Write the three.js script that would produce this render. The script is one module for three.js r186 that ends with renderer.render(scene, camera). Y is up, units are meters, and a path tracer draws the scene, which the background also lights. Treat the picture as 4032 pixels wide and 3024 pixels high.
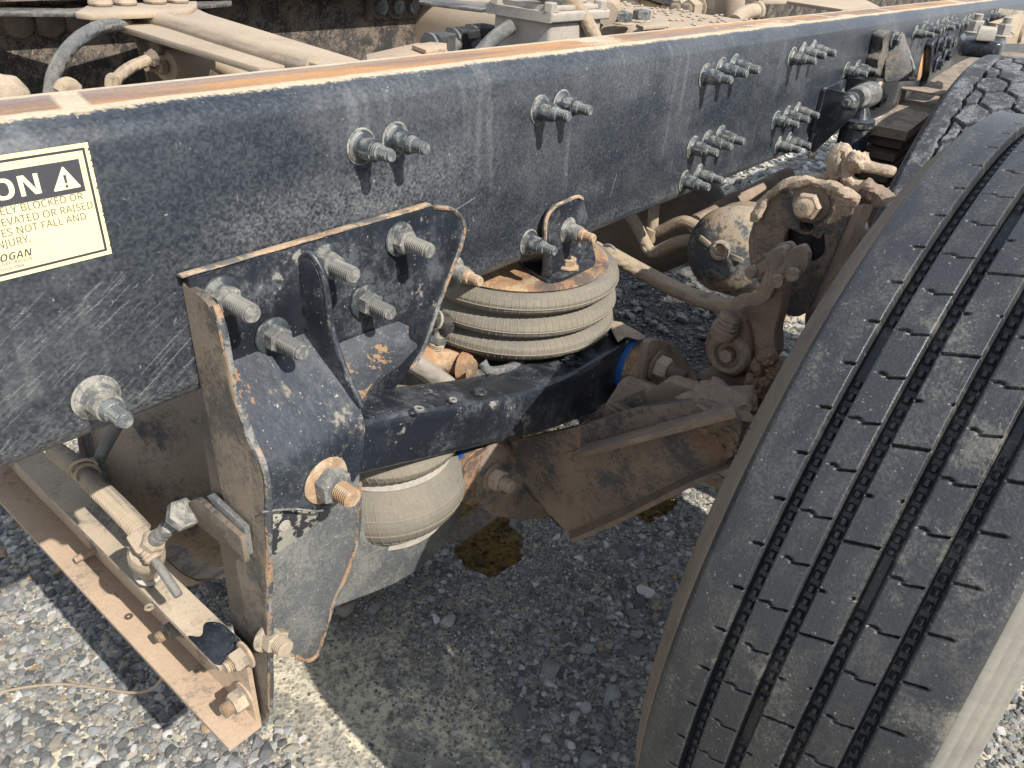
import * as THREE from 'three';
import { ImprovedNoise } from 'three/addons/math/ImprovedNoise.js';
import { TessellateModifier } from 'three/addons/modifiers/TessellateModifier.js';
import { mergeGeometries, mergeVertices, toCreasedNormals } from 'three/addons/utils/BufferGeometryUtils.js';

// ---------- camera, sky, sun, exposure ----------
const V = (x, y, z) => new THREE.Vector3(x, y, z);
const SKY = 1.12;
const GROUND = -0.8;                       // heights below are measured from the bottom edge of the frame rail
const scene = new THREE.Scene();
const camera = new THREE.PerspectiveCamera(53.05, 4 / 3, 0.02, 400);
camera.position.set(0, 0.414, 0.6102);
camera.up.set(0.3632, 0.853, -0.3748);
camera.lookAt(V(0.6737, 0.414 - 0.5183, 0.6102 - 0.5268));
const renderer = new THREE.WebGLRenderer({ antialias: true });
renderer.toneMapping = THREE.LinearToneMapping;
renderer.toneMappingExposure = 1.55;
renderer.shadowMap.enabled = true;
const toSun = V(-0.085, 0.7, 0.71).normalize();
{ // pale summer sky with thin white haze, brighter round the sun
  const W = 512, H = 256, d = new Float32Array(W * H * 4), sd = toSun;
  for (let j = 0; j < H; j++) for (let i = 0; i < W; i++) {
    const lat = ((j + 0.5) / H - 0.5) * Math.PI, lon = ((i + 0.5) / W - 0.5) * Math.PI * 2, y = Math.sin(lat), c = Math.cos(lat), x = c * Math.cos(lon), z = c * Math.sin(lon);
    const m = x * sd.x + y * sd.y + z * sd.z, k = Math.pow(1 - Math.max(y, 0), 2.2), g = 0.5 * Math.pow(Math.max(m, 0), 8) + 1.4 * Math.pow(Math.max(m, 0), 80), cl = 0.14 * Math.max(0, Math.sin(x * 5 + 2 * z) * Math.sin(z * 6 - x * 2 + 1) * Math.sin(y * 7 + 1));
    const q = [0.29 + 0.42 * k + cl, 0.36 + 0.39 * k + cl, 0.475 + 0.33 * k + cl], o = (j * W + i) * 4;
    for (let n = 0; n < 3; n++) d[o + n] = (q[n] + g * [1, 0.93, 0.82][n] * 0.5) * SKY; d[o + 3] = 1;
  }
  const t = new THREE.DataTexture(d, W, H, THREE.RGBAFormat, THREE.FloatType); t.mapping = THREE.EquirectangularReflectionMapping; t.magFilter = t.minFilter = THREE.LinearFilter; t.needsUpdate = true; scene.background = t; scene.environment = t;
}
const sun = new THREE.DirectionalLight(new THREE.Color(1, 0.95, 0.87), 4.7);
sun.position.copy(toSun).multiplyScalar(6);
sun.castShadow = true;
sun.shadow.mapSize.set(4096, 4096);
Object.assign(sun.shadow.camera, { left: -3, right: 3, top: 3, bottom: -3, near: 0.1, far: 14 });
scene.add(sun);

// ---------- noise and textures ----------
let seedState = 7;
const rnd = () => { seedState = (seedState * 1664525 + 1013904223) >>> 0; return seedState / 4294967296; };
const rr = (a, b) => a + (b - a) * rnd();
const clamp = (x, a = 0, b = 1) => Math.min(b, Math.max(a, x));
const ss = (a, b, x) => { const t = clamp((x - a) / (b - a)); return t * t * (3 - 2 * t); };
const lerp = (a, b, t) => a + (b - a) * t;
function lattice(W, H, cx, cy, out, amp) {          // tileable value noise added into out
  const g = new Float32Array(cx * cy); for (let i = 0; i < g.length; i++) g[i] = rnd();
  const xi = new Int32Array(W), xj = new Int32Array(W), xf = new Float32Array(W);
  for (let x = 0; x < W; x++) { const p = x / W * cx, i = Math.floor(p), f = p - i; xi[x] = i % cx; xj[x] = (i + 1) % cx; xf[x] = f * f * (3 - 2 * f); }
  for (let y = 0; y < H; y++) {
    const p = y / H * cy, i = Math.floor(p), f0 = p - i, f = f0 * f0 * (3 - 2 * f0), a = (i % cy) * cx, b = ((i + 1) % cy) * cx;
    for (let x = 0; x < W; x++) { const t = xf[x]; out[y * W + x] += amp * ((g[a + xi[x]] * (1 - t) + g[a + xj[x]] * t) * (1 - f) + (g[b + xi[x]] * (1 - t) + g[b + xj[x]] * t) * f); }
  }
}
function fbm(W, H, cx, cy, oct = 4, gain = 0.55) {  // mean 0.5
  const o = new Float32Array(W * H); let a = 1, s = 0;
  for (let k = 0; k < oct && cx <= W && cy <= H; k++) { lattice(W, H, cx, cy, o, a); s += a; a *= gain; cx *= 2; cy *= 2; }
  let m = 0, v = 0; for (let i = 0; i < o.length; i++) m += o[i]; m /= o.length; for (let i = 0; i < o.length; i++) v += (o[i] - m) ** 2; const q = 0.165 / Math.sqrt(v / o.length);   // mean 0.5, spread 0.165
  for (let i = 0; i < o.length; i++) o[i] = clamp((o[i] - m) * q + 0.5);
  return o;
}
const enc = (x) => { x = clamp(x); return 255 * (x <= 0.0031308 ? 12.92 * x : 1.055 * Math.pow(x, 1 / 2.4) - 0.055); };
function texOf(data, W, H, srgb) {
  const t = new THREE.DataTexture(data, W, H); t.wrapS = t.wrapT = THREE.RepeatWrapping; t.magFilter = THREE.LinearFilter; t.minFilter = THREE.LinearMipmapLinearFilter; t.generateMipmaps = true;
  if (srgb) t.colorSpace = THREE.SRGBColorSpace; t.needsUpdate = true; return t;
}
// fn(i, x, y, out) writes out = [r, g, b, roughness, height 0..1]
function makeMat(W, H, fn, { bump = 0.001, metal = 0, extra = {} } = {}) {
  const c = new Uint8Array(W * H * 4), q = new Uint8Array(W * H * 4), o = [0, 0, 0, 0.8, 0.5];
  for (let y = 0, i = 0; y < H; y++) for (let x = 0; x < W; x++, i++) {
    fn(i, x, y, o);
    c[i * 4] = enc(o[0]); c[i * 4 + 1] = enc(o[1]); c[i * 4 + 2] = enc(o[2]); c[i * 4 + 3] = 255;
    q[i * 4] = q[i * 4 + 2] = 255 * clamp(o[4]); q[i * 4 + 1] = 255 * clamp(o[3]); q[i * 4 + 3] = 255;
  }
  const rh = texOf(q, W, H);                         // green carries the roughness, red the height
  const M = extra.physical ? THREE.MeshPhysicalMaterial : THREE.MeshStandardMaterial; const e = { ...extra }; delete e.physical;
  return new M({ map: texOf(c, W, H, true), roughnessMap: rh, bumpMap: rh, bumpScale: bump, roughness: 1, metalness: metal, side: THREE.DoubleSide, ...e });
}
// a surface with coats of dirt: each coat has its own noise mask with a grain
function weathered({ N = 512, tile = 0.3, base, rough = 0.5, tone = 0.15, coats = [], specks = [], bump = 0.0006, extra, fine = 0.25 }) {
  const k0 = N / 512, grain = fbm(N, N, Math.round(170 * k0), Math.round(170 * k0), 2, 0.7), mid = fbm(N, N, Math.round(60 * k0), Math.round(60 * k0), 3, 0.7), big = fbm(N, N, 4, 4, 5);
  const fs = coats.map((k) => fbm(N, N, k.cells ?? 6, (k.cells ?? 6) * (k.stretch ?? 1), k.oct ?? 5, k.gain ?? 0.6));
  const sp = specks.map((k) => fbm(N, N, k.cells ?? 110, k.cells ?? 110, 2, 0.5));
  const m = makeMat(N, N, (i, x, y, o) => {
    const g = grain[i] - 0.5, h = mid[i] - 0.5, t = 1 + tone * (big[i] - 0.5) * 2 + fine * g;
    o[0] = base[0] * t; o[1] = base[1] * t; o[2] = base[2] * t; o[3] = rough + 0.12 * g; o[4] = 0.4 + 0.25 * g + 0.1 * h;
    coats.forEach((k, n) => {                             // thin at first as separate grains, then closing up
      const lo = fs[n][i] + 0.35 * h, a0 = ss(k.t - k.s * 1.6 - 0.06, k.t + k.s * 1.6 + 0.06, lo), dots = ss(-0.16, 0.16, a0 - 0.52 + (k.grain ?? 0.5) * 0.9 * g + 0.5 * h), w = k.soft ?? 0.5;
      const a = (k.max ?? 1) * lerp(dots * ss(0, 0.25, a0), a0, w), q = 1 + 0.35 * g;
      for (let c = 0; c < 3; c++) o[c] = lerp(o[c], k.col[c] * q, a);
      o[3] = lerp(o[3], k.rough ?? 0.95, a); o[4] = lerp(o[4], (k.h ?? 0.6) + 0.35 * g, a);
    });
    specks.forEach((k, n) => { const a = (k.max ?? 1) * ss(k.t, k.t + 0.08, sp[n][i]); for (let c = 0; c < 3; c++) o[c] = lerp(o[c], k.col[c], a); o[4] = lerp(o[4], 0.7, a); });
  }, { bump, extra });
  m.userData.tile = tile; return m;
}
const DUST = [0.33, 0.262, 0.192], DUST2 = [0.31, 0.265, 0.205], RUST = [0.27, 0.145, 0.07], MUD = [0.215, 0.16, 0.12], INK = [0.016, 0.021, 0.03];
const blue = [0.15, 0.16, 0.172], pale = [0.4, 0.365, 0.3];
const paintDusty = weathered({ base: INK, rough: 0.4, tone: 0.3, coats: [{ col: blue, t: 0.64, s: 0.3, max: 0.3, cells: 6, grain: 1.2, soft: 0.8 }, { col: DUST2, t: 0.88, s: 0.1, cells: 9, max: 0.55 }, { col: RUST, t: 0.97, s: 0.02, cells: 11, max: 0.9, h: 0.8, soft: 0.2 }], specks: [{ col: pale, t: 0.84, max: 0.8 }], bump: 0.0004 });
const paintDark = weathered({ base: [0.013, 0.016, 0.022], rough: 0.33, tone: 0.3, coats: [{ col: blue, t: 0.72, s: 0.2, max: 0.4, cells: 6, grain: 1.2, soft: 0.7 }, { col: [0.3, 0.28, 0.24], t: 0.92, s: 0.05, cells: 10, max: 0.6 }], specks: [{ col: pale, t: 0.87, max: 0.8 }], bump: 0.0004, extra: { physical: true, clearcoat: 0.2, clearcoatRoughness: 0.35 } });
const paintSand = weathered({ base: [0.028, 0.032, 0.038], rough: 0.55, coats: [{ col: DUST2, t: 0.56, s: 0.3, max: 0.6, cells: 5, grain: 1.2, soft: 0.7 }, { col: RUST, t: 0.88, s: 0.05, cells: 8, max: 0.6, soft: 0.2 }], specks: [{ col: pale, t: 0.86, max: 0.7 }], bump: 0.0006 });
const flangeDirt = weathered({ base: [0.04, 0.038, 0.036], rough: 0.6, coats: [{ col: [0.172, 0.136, 0.1], t: 0.43, s: 0.22, max: 0.85, cells: 3, grain: 0.9, soft: 0.75 }], specks: [{ col: [0.3, 0.26, 0.2], t: 0.88, max: 0.6 }], bump: 0.0005 });
const dustCoat = weathered({ base: DUST, rough: 0.97, tone: 0.12, fine: 0.3, coats: [{ col: [0.17, 0.15, 0.125], t: 0.86, s: 0.1, max: 0.4, cells: 6, soft: 0.7 }], specks: [{ col: [0.3, 0.17, 0.09], t: 0.93, max: 0.6, cells: 40 }], bump: 0.0006 });
const dustPink = weathered({ base: [0.36, 0.265, 0.185], rough: 0.97, tone: 0.12, fine: 0.3, coats: [{ col: [0.07, 0.07, 0.072], t: 0.8, s: 0.14, max: 0.6, cells: 6, grain: 1.3, soft: 0.4 }], bump: 0.0006 });
const dustWorn = weathered({ base: [0.34, 0.275, 0.2], rough: 0.95, coats: [{ col: [0.08, 0.082, 0.085], t: 0.66, s: 0.16, max: 0.65, cells: 8, grain: 1.2, soft: 0.4 }, { col: [0.3, 0.18, 0.1], t: 0.92, s: 0.04, cells: 8, max: 0.5 }], bump: 0.0006 });
const mudCoat = weathered({ base: MUD, rough: 1, tone: 0.2, fine: 0.4, coats: [{ col: [0.085, 0.08, 0.076], t: 0.76, s: 0.16, max: 0.6, cells: 5, grain: 1.1, h: 0.2, soft: 0.6 }, { col: [0.33, 0.245, 0.175], t: 0.66, s: 0.18, cells: 6, max: 0.6, h: 0.9, soft: 0.7 }], bump: 0.0014 });
const mudPatch = weathered({ base: [0.075, 0.071, 0.068], rough: 0.75, coats: [{ col: [0.2, 0.152, 0.112], t: 0.45, s: 0.16, max: 0.9, cells: 9, grain: 1.2, h: 0.8, soft: 0.35 }, { col: [0.25, 0.18, 0.13], t: 0.6, s: 0.14, cells: 4, max: 0.9, h: 0.8, soft: 0.8 }], bump: 0.0008 });
const mudClod = weathered({ base: [0.2, 0.125, 0.085], rough: 1, tone: 0.2, fine: 0.6, coats: [{ col: [0.3, 0.22, 0.15], t: 0.72, s: 0.1, cells: 14, max: 0.6, h: 0.9 }], bump: 0.0022, tile: 0.15 });
const mudPale = weathered({ base: [0.38, 0.295, 0.215], rough: 1, tone: 0.2, fine: 0.5, coats: [{ col: [0.19, 0.135, 0.095], t: 0.66, s: 0.14, cells: 10, max: 0.6 }], bump: 0.002, tile: 0.15 });
const rustCoat = weathered({ base: [0.27, 0.155, 0.085], rough: 0.95, tone: 0.25, fine: 0.4, coats: [{ col: [0.045, 0.047, 0.05], t: 0.58, s: 0.12, max: 0.8, cells: 5, grain: 0.9, soft: 0.3 }, { col: [0.4, 0.3, 0.19], t: 0.62, s: 0.14, max: 0.7, cells: 7 }], bump: 0.001 });
const rustEdge = weathered({ base: [0.3, 0.2, 0.125], rough: 0.95, tone: 0.3, fine: 0.5, coats: [{ col: [0.4, 0.32, 0.22], t: 0.52, s: 0.18, max: 0.8, cells: 22 }, { col: [0.07, 0.078, 0.088], t: 0.56, s: 0.1, max: 0.85, cells: 10, grain: 1, soft: 0.3 }], bump: 0.001 });
const boltSteel = weathered({ base: [0.06, 0.072, 0.08], rough: 0.45, tone: 0.2, coats: [{ col: [0.3, 0.29, 0.26], t: 0.6, s: 0.25, max: 0.7, cells: 10, grain: 1.2, soft: 0.6 }], bump: 0.0003, tile: 0.12, N: 256 });
const boltDust = weathered({ base: [0.24, 0.225, 0.195], rough: 0.8, tone: 0.25, coats: [{ col: [0.055, 0.062, 0.068], t: 0.5, s: 0.2, max: 0.8, cells: 7, grain: 1.2, soft: 0.5 }], specks: [{ col: [0.42, 0.4, 0.34], t: 0.82, cells: 60 }], bump: 0.0004, tile: 0.12, N: 256 });
const collarPaint = weathered({ base: [0.03, 0.038, 0.045], rough: 0.42, tone: 0.2, coats: [{ col: [0.27, 0.26, 0.23], t: 0.7, s: 0.25, max: 0.6, cells: 7, grain: 1.1, soft: 0.6 }], bump: 0.0003, tile: 0.12, N: 256 });
const boltRust = weathered({ base: [0.28, 0.18, 0.105], rough: 0.95, tone: 0.3, fine: 0.5, coats: [{ col: [0.4, 0.34, 0.26], t: 0.6, s: 0.15, max: 0.7, cells: 10 }], bump: 0.0006, tile: 0.12, N: 256 });
const rubberBag = weathered({ base: [0.185, 0.163, 0.128], rough: 0.92, tone: 0.12, coats: [{ col: [0.1, 0.103, 0.103], t: 0.66, s: 0.25, max: 0.6, cells: 3, grain: 0.7, soft: 0.9 }], bump: 0.0003 });
const bagRidge = weathered({ base: [0.225, 0.197, 0.152], rough: 0.95, tone: 0.12, bump: 0.0002, N: 128 });
const hoseDust = weathered({ base: [0.3, 0.235, 0.165], rough: 0.95, tone: 0.15, coats: [{ col: [0.07, 0.075, 0.08], t: 0.82, s: 0.12, max: 0.5, cells: 7, grain: 1, soft: 0.7 }], bump: 0.0004 });
const hoseGrey = weathered({ base: [0.085, 0.09, 0.09], rough: 0.85, tone: 0.15, coats: [{ col: [0.23, 0.21, 0.18], t: 0.58, s: 0.25, max: 0.6, cells: 6, grain: 1, soft: 0.7 }], bump: 0.0004 });
const blackRubber = weathered({ base: [0.016, 0.017, 0.019], rough: 0.55, coats: [{ col: [0.14, 0.13, 0.12], t: 0.66, s: 0.25, max: 0.45, cells: 7, grain: 1, soft: 0.7 }], bump: 0.0004, N: 256 });
const railFar = weathered({ base: [0.03, 0.028, 0.027], rough: 0.85, tone: 0.3, fine: 0.6, coats: [{ col: [0.19, 0.15, 0.115], t: 0.52, s: 0.22, max: 0.75, cells: 8, grain: 1.6, gain: 0.75, soft: 0.45 }], specks: [{ col: [0.36, 0.29, 0.21], t: 0.8, cells: 80, max: 0.6 }], bump: 0.0007 });
const castGrey = weathered({ base: [0.33, 0.295, 0.25], rough: 0.75, tone: 0.15, coats: [{ col: [0.15, 0.145, 0.14], t: 0.72, s: 0.18, max: 0.5, cells: 6, grain: 1, soft: 0.7 }], bump: 0.0005 });
const treadRear = weathered({ base: [0.035, 0.038, 0.043], rough: 0.8, tone: 0.2, fine: 0.6, coats: [{ col: [0.23, 0.235, 0.235], t: 0.6, s: 0.25, max: 0.6, cells: 10, grain: 1.6, gain: 0.75, soft: 0.4 }], bump: 0.0006 });
const leafSteel = weathered({ base: [0.105, 0.086, 0.07], rough: 0.9, tone: 0.2, coats: [{ col: [0.2, 0.15, 0.115], t: 0.55, s: 0.25, max: 0.7, cells: 6, grain: 1, soft: 0.8 }], bump: 0.0006 });
const leafDust = weathered({ base: [0.25, 0.195, 0.145], rough: 0.97, tone: 0.2, fine: 0.7, coats: [{ col: [0.07, 0.06, 0.052], t: 0.62, s: 0.16, max: 0.6, cells: 12, grain: 1.6, soft: 0.2 }], bump: 0.001 });
const blueRing = weathered({ base: [0.012, 0.075, 0.28], rough: 0.45, coats: [{ col: [0.12, 0.12, 0.12], t: 0.75, s: 0.15, max: 0.5, cells: 12 }], N: 128, bump: 0.0002 });
const tagMetal = weathered({ base: [0.3, 0.29, 0.24], rough: 0.6, tone: 0.15, coats: [{ col: [0.02, 0.022, 0.027], t: 0.55, s: 0.0, max: 1, cells: 7, grain: 0.5, h: 0.8, soft: 0.1 }], bump: 0.0003, N: 256, tile: 0.11 });
const edgeWorn = weathered({ base: [0.06, 0.066, 0.074], rough: 0.6, tone: 0.3, fine: 0.5, coats: [{ col: [0.3, 0.285, 0.25], t: 0.58, s: 0.18, max: 0.6, cells: 9, grain: 1.2, soft: 0.4 }, { col: [0.31, 0.185, 0.1], t: 0.6, s: 0.06, max: 0.85, cells: 7, grain: 1, soft: 0.3 }], bump: 0.0008 });
const paintRusty = weathered({ base: [0.032, 0.036, 0.042], rough: 0.5, coats: [{ col: blue, t: 0.55, s: 0.3, max: 0.5, cells: 5, soft: 0.7 }, { col: [0.29, 0.175, 0.09], t: 0.76, s: 0.08, cells: 9, max: 0.8, h: 0.8, soft: 0.15 }], specks: [{ col: pale, t: 0.84, max: 0.7 }], bump: 0.0006 });
const sandyPaint = weathered({ base: [0.085, 0.09, 0.094], rough: 0.75, tone: 0.25, fine: 0.6, coats: [{ col: [0.21, 0.205, 0.175], t: 0.56, s: 0.26, max: 0.5, cells: 7, grain: 1.6, gain: 0.7, soft: 0.5 }, { col: RUST, t: 0.92, s: 0.04, cells: 6, max: 0.4 }], specks: [{ col: pale, t: 0.82, max: 0.6 }], bump: 0.0006 });

// ---------- geometry helpers ----------
const perlin = new ImprovedNoise();
function boxUV(geo, tile = 0.3) {                    // metres on the face's own plane
  const g = geo.index ? geo.toNonIndexed() : geo, p = g.attributes.position, uv = new Float32Array(p.count * 2), a = V(), b = V(), c = V(), n = V();
  for (let i = 0; i < p.count; i += 3) {
    a.fromBufferAttribute(p, i); b.fromBufferAttribute(p, i + 1); c.fromBufferAttribute(p, i + 2);
    n.subVectors(b, a).cross(c.clone().sub(a)); const x = Math.abs(n.x), y = Math.abs(n.y), z = Math.abs(n.z);
    [a, b, c].forEach((q, k) => { const j = (i + k) * 2; if (z >= x && z >= y) { uv[j] = q.x / tile; uv[j + 1] = q.y / tile; } else if (y >= x) { uv[j] = q.x / tile; uv[j + 1] = q.z / tile; } else { uv[j] = q.z / tile; uv[j + 1] = q.y / tile; } });
  }
  g.setAttribute('uv', new THREE.BufferAttribute(uv, 2));
  for (const k of Object.keys(g.attributes)) if (!['position', 'normal', 'uv'].includes(k)) g.deleteAttribute(k);
  return g;
}
function smooth(g, angle = 0.6) { if (!g.index) g = g; g.deleteAttribute('uv'); return toCreasedNormals(g.index ? g.toNonIndexed() : g, angle); }
function roundShape(pts, r, Path = THREE.Shape) {     // polygon with rounded corners; r is a number or one per corner
  const s = new Path(), n = pts.length;
  pts.forEach((p, i) => {
    const a = pts[(i + n - 1) % n], b = pts[(i + 1) % n], d1 = a.clone().sub(p), d2 = b.clone().sub(p), l1 = d1.length(), l2 = d2.length();
    const k = Math.min((Array.isArray(r) ? r[i] : r) || 0, l1 * 0.48, l2 * 0.48), q1 = p.clone().addScaledVector(d1, k / l1), q2 = p.clone().addScaledVector(d2, k / l2);
    if (i) s.lineTo(q1.x, q1.y); else s.moveTo(q1.x, q1.y);
    if (k > 1e-5) s.quadraticCurveTo(p.x, p.y, q2.x, q2.y);
  });
  s.closePath(); return s;
}
// a plate: flat polygon pts in space, thickness t away from the side that `out` points to
function prism(pts, t, out, { r = 0, bevel = 0.0012, holes = [], fine = 0, segs = 4 } = {}) {
  const n = V(); pts.forEach((p, i) => { const q = pts[(i + 1) % pts.length]; n.x += (p.y - q.y) * (p.z + q.z); n.y += (p.z - q.z) * (p.x + q.x); n.z += (p.x - q.x) * (p.y + q.y); }); n.normalize();
  if (n.dot(out) < 0) n.negate();
  const ux = Math.abs(n.y) > 0.9 ? V(1, 0, 0) : V(0, 1, 0).cross(n).normalize(); ux.addScaledVector(n, -ux.dot(n)).normalize(); const uy = n.clone().cross(ux);
  const c = pts.reduce((s, p) => s.add(p), V()).multiplyScalar(1 / pts.length), to2 = (p) => { const d = p.clone().sub(c); return new THREE.Vector2(d.dot(ux), d.dot(uy)); };
  let q = pts.map(to2), rr2 = r; if (THREE.ShapeUtils.area(q) < 0) { q = q.reverse(); if (Array.isArray(r)) rr2 = [...r].reverse(); }
  const s = roundShape(q, rr2); holes.forEach(([p, rad]) => { const h = new THREE.Path(), o = to2(p); h.absarc(o.x, o.y, rad, 0, 7, true); s.holes.push(h); });
  const b = Math.min(bevel, t * 0.45);
  let g = new THREE.ExtrudeGeometry(s, { depth: t - 2 * b, bevelEnabled: b > 0, bevelThickness: b, bevelSize: b, bevelOffset: -b, bevelSegments: b > 0.003 ? 4 : 2, curveSegments: segs * 2 });
  g.translate(0, 0, -(t - b)); g.applyMatrix4(new THREE.Matrix4().makeBasis(ux, uy, n).setPosition(c));
  return smooth(g, 0.5);
}
function orient(g, at, dir, spin = 0) { if (spin) g.rotateY(spin); g.applyQuaternion(new THREE.Quaternion().setFromUnitVectors(V(0, 1, 0), dir.clone().normalize())); g.translate(at.x, at.y, at.z); return g; }
function lathe(prof, at, dir, seg = 28) { return orient(smooth(new THREE.LatheGeometry(prof.map(([r, y]) => new THREE.Vector2(Math.max(r, 1e-5), y)), seg), 0.7), at, dir); }
function hex(af, h, at, dir, spin = 0, sides = 6) {   // chamfered nut or bolt head
  const r = af / 2 / Math.cos(Math.PI / sides), c = h * 0.13, g = new THREE.LatheGeometry([[0, 0], [r * 0.97, 0], [r, c * 0.5], [r, h - c], [r * 0.86, h], [0, h]].map(([x, y]) => new THREE.Vector2(x, y)), sides);
  g.deleteAttribute('uv'); const f = g.toNonIndexed(); f.computeVertexNormals(); return orient(f, at, dir, spin);
}
function threadProf(r, l, pitch = 0.0019) { const p = [[r * 0.86, 0]]; let y = 0; while (y + pitch < l - 0.001) { p.push([r * 0.84, y + pitch * 0.12], [r, y + pitch * 0.4], [r, y + pitch * 0.62], [r * 0.84, y + pitch * 0.95]); y += pitch; } p.push([r * 0.9, l - 0.0012], [r * 0.78, l], [r * 0.5, l + 0.0002], [0, l - 0.0006]); return p; }
function tube(pts, r, { seg = 40, rad = 12, closed = false, tension = 0.5 } = {}) {   // r: number or f(t)
  const c = new THREE.CatmullRomCurve3(pts, closed, 'catmullrom', tension), f = typeof r === 'function' ? r : () => r, fr = c.computeFrenetFrames(seg, closed), P = [], I = [];
  for (let i = 0; i <= seg; i++) { const o = c.getPointAt(i / seg), R = f(i / seg); for (let j = 0; j <= rad; j++) { const a = j / rad * Math.PI * 2; P.push(...o.clone().addScaledVector(fr.normals[i % (seg + 1)], Math.cos(a) * R).addScaledVector(fr.binormals[i], Math.sin(a) * R).toArray()); } }
  for (let i = 0; i < seg; i++) for (let j = 0; j < rad; j++) { const a = i * (rad + 1) + j, b = a + rad + 1; I.push(a, b, a + 1, b, b + 1, a + 1); }
  if (!closed) for (const [i, flip] of [[0, 1], [seg, 0]]) { const k = P.length / 3; P.push(...c.getPointAt(i / seg).toArray()); for (let j = 0; j < rad; j++) { const a = i * (rad + 1) + j; flip ? I.push(k, a, a + 1) : I.push(k, a + 1, a); } }
  const g = new THREE.BufferGeometry(); g.setAttribute('position', new THREE.Float32BufferAttribute(P, 3)); g.setIndex(I); g.computeVertexNormals(); return smooth(g, 0.8);
}
function bar(pts, w, h, up = V(0, 1, 0)) { return pts; }
// a bent sheet: rows of points, thickness t below the side `out` points to
function sheet(rows, t, out, crease = 0.5) {
  const R = rows.length, K = rows[0].length, P = [], I = [], N = rows.map((r) => r.map(() => V()));
  for (let i = 0; i < R - 1; i++) for (let j = 0; j < K - 1; j++) { const n = rows[i][j + 1].clone().sub(rows[i][j]).cross(rows[i + 1][j].clone().sub(rows[i][j])).normalize(); [[i, j], [i + 1, j], [i, j + 1], [i + 1, j + 1]].forEach(([a, b]) => N[a][b].add(n)); }
  let flip = false; const mid = N[R >> 1][K >> 1]; if (mid.dot(out) < 0) flip = true;
  for (const side of [0, 1]) rows.forEach((r, i) => r.forEach((p, j) => { const n = N[i][j].clone().normalize().multiplyScalar(flip ? -1 : 1); P.push(...p.clone().addScaledVector(n, -side * t).toArray()); }));
  const q = (a, b, c, d, f) => (f ? I.push(a, c, b, b, c, d) : I.push(a, b, c, b, d, c)), id = (s, i, j) => s * R * K + i * K + j;
  for (let i = 0; i < R - 1; i++) for (let j = 0; j < K - 1; j++) { q(id(0, i, j), id(0, i, j + 1), id(0, i + 1, j), id(0, i + 1, j + 1), flip); q(id(1, i, j), id(1, i, j + 1), id(1, i + 1, j), id(1, i + 1, j + 1), !flip); }
  for (let i = 0; i < R - 1; i++) { q(id(0, i, 0), id(0, i + 1, 0), id(1, i, 0), id(1, i + 1, 0), flip); q(id(0, i, K - 1), id(0, i + 1, K - 1), id(1, i, K - 1), id(1, i + 1, K - 1), !flip); }
  for (let j = 0; j < K - 1; j++) { q(id(0, 0, j), id(0, 0, j + 1), id(1, 0, j), id(1, 0, j + 1), !flip); q(id(0, R - 1, j), id(0, R - 1, j + 1), id(1, R - 1, j), id(1, R - 1, j + 1), flip); }
  const g = new THREE.BufferGeometry(); g.setAttribute('position', new THREE.Float32BufferAttribute(P, 3)); g.setIndex(I); return smooth(g, crease);
}
function lumpy(g, amp, freq, edge = 0.012, iter = 5, ofs = 0) {   // uneven caked surface; the same point always moves the same way, so no cracks
  g = g.index ? g.toNonIndexed() : g; for (const k of Object.keys(g.attributes)) if (k !== 'position') g.deleteAttribute(k);
  if (iter) g = new TessellateModifier(edge, iter).modify(g);
  for (const k of Object.keys(g.attributes)) if (k !== 'position') g.deleteAttribute(k);
  const p = g.attributes.position; for (let i = 0; i < p.count; i++) { const x = p.getX(i), y = p.getY(i), z = p.getZ(i), d = (o, f) => perlin.noise(x * f + o + ofs, y * f + o * 1.7, z * f - o); p.setXYZ(i, x + amp * (d(3, freq) + 0.5 * d(9, freq * 2.7)), y + amp * (d(31, freq) + 0.5 * d(19, freq * 2.7)), z + amp * (d(53, freq) + 0.5 * d(71, freq * 2.7))); }
  return toCreasedNormals(g, 0.55);
}
function blob(at, sx, sy, sz, amp = 0.25, detail = 5, ofs = 0) { const g = new THREE.IcosahedronGeometry(1, detail), p = g.attributes.position; for (let i = 0; i < p.count; i++) { const v = V().fromBufferAttribute(p, i), k = 1 + amp * (perlin.noise(v.x * 1.6 + ofs, v.y * 1.6, v.z * 1.6) + 0.6 * perlin.noise(v.x * 4 + ofs, v.y * 4, v.z * 4) + 0.35 * perlin.noise(v.x * 10, v.y * 10 + ofs, v.z * 10)); p.setXYZ(i, at.x + v.x * k * sx, at.y + v.y * k * sy, at.z + v.z * k * sz); } return smooth(g, 1.2); }
const box = (a, b, bevel = 0.001) => { const x0 = Math.min(a.x, b.x), x1 = Math.max(a.x, b.x), y0 = Math.min(a.y, b.y), y1 = Math.max(a.y, b.y), z0 = Math.min(a.z, b.z), z1 = Math.max(a.z, b.z); return prism([V(x0, y0, z1), V(x1, y0, z1), V(x1, y1, z1), V(x0, y1, z1)], z1 - z0, V(0, 0, 1), { bevel }); };
const merge = (...g) => mergeGeometries(g.map((q) => { q = q.index ? q.toNonIndexed() : q; for (const k of Object.keys(q.attributes)) if (!['position', 'normal'].includes(k)) q.deleteAttribute(k); return q; }));

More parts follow.
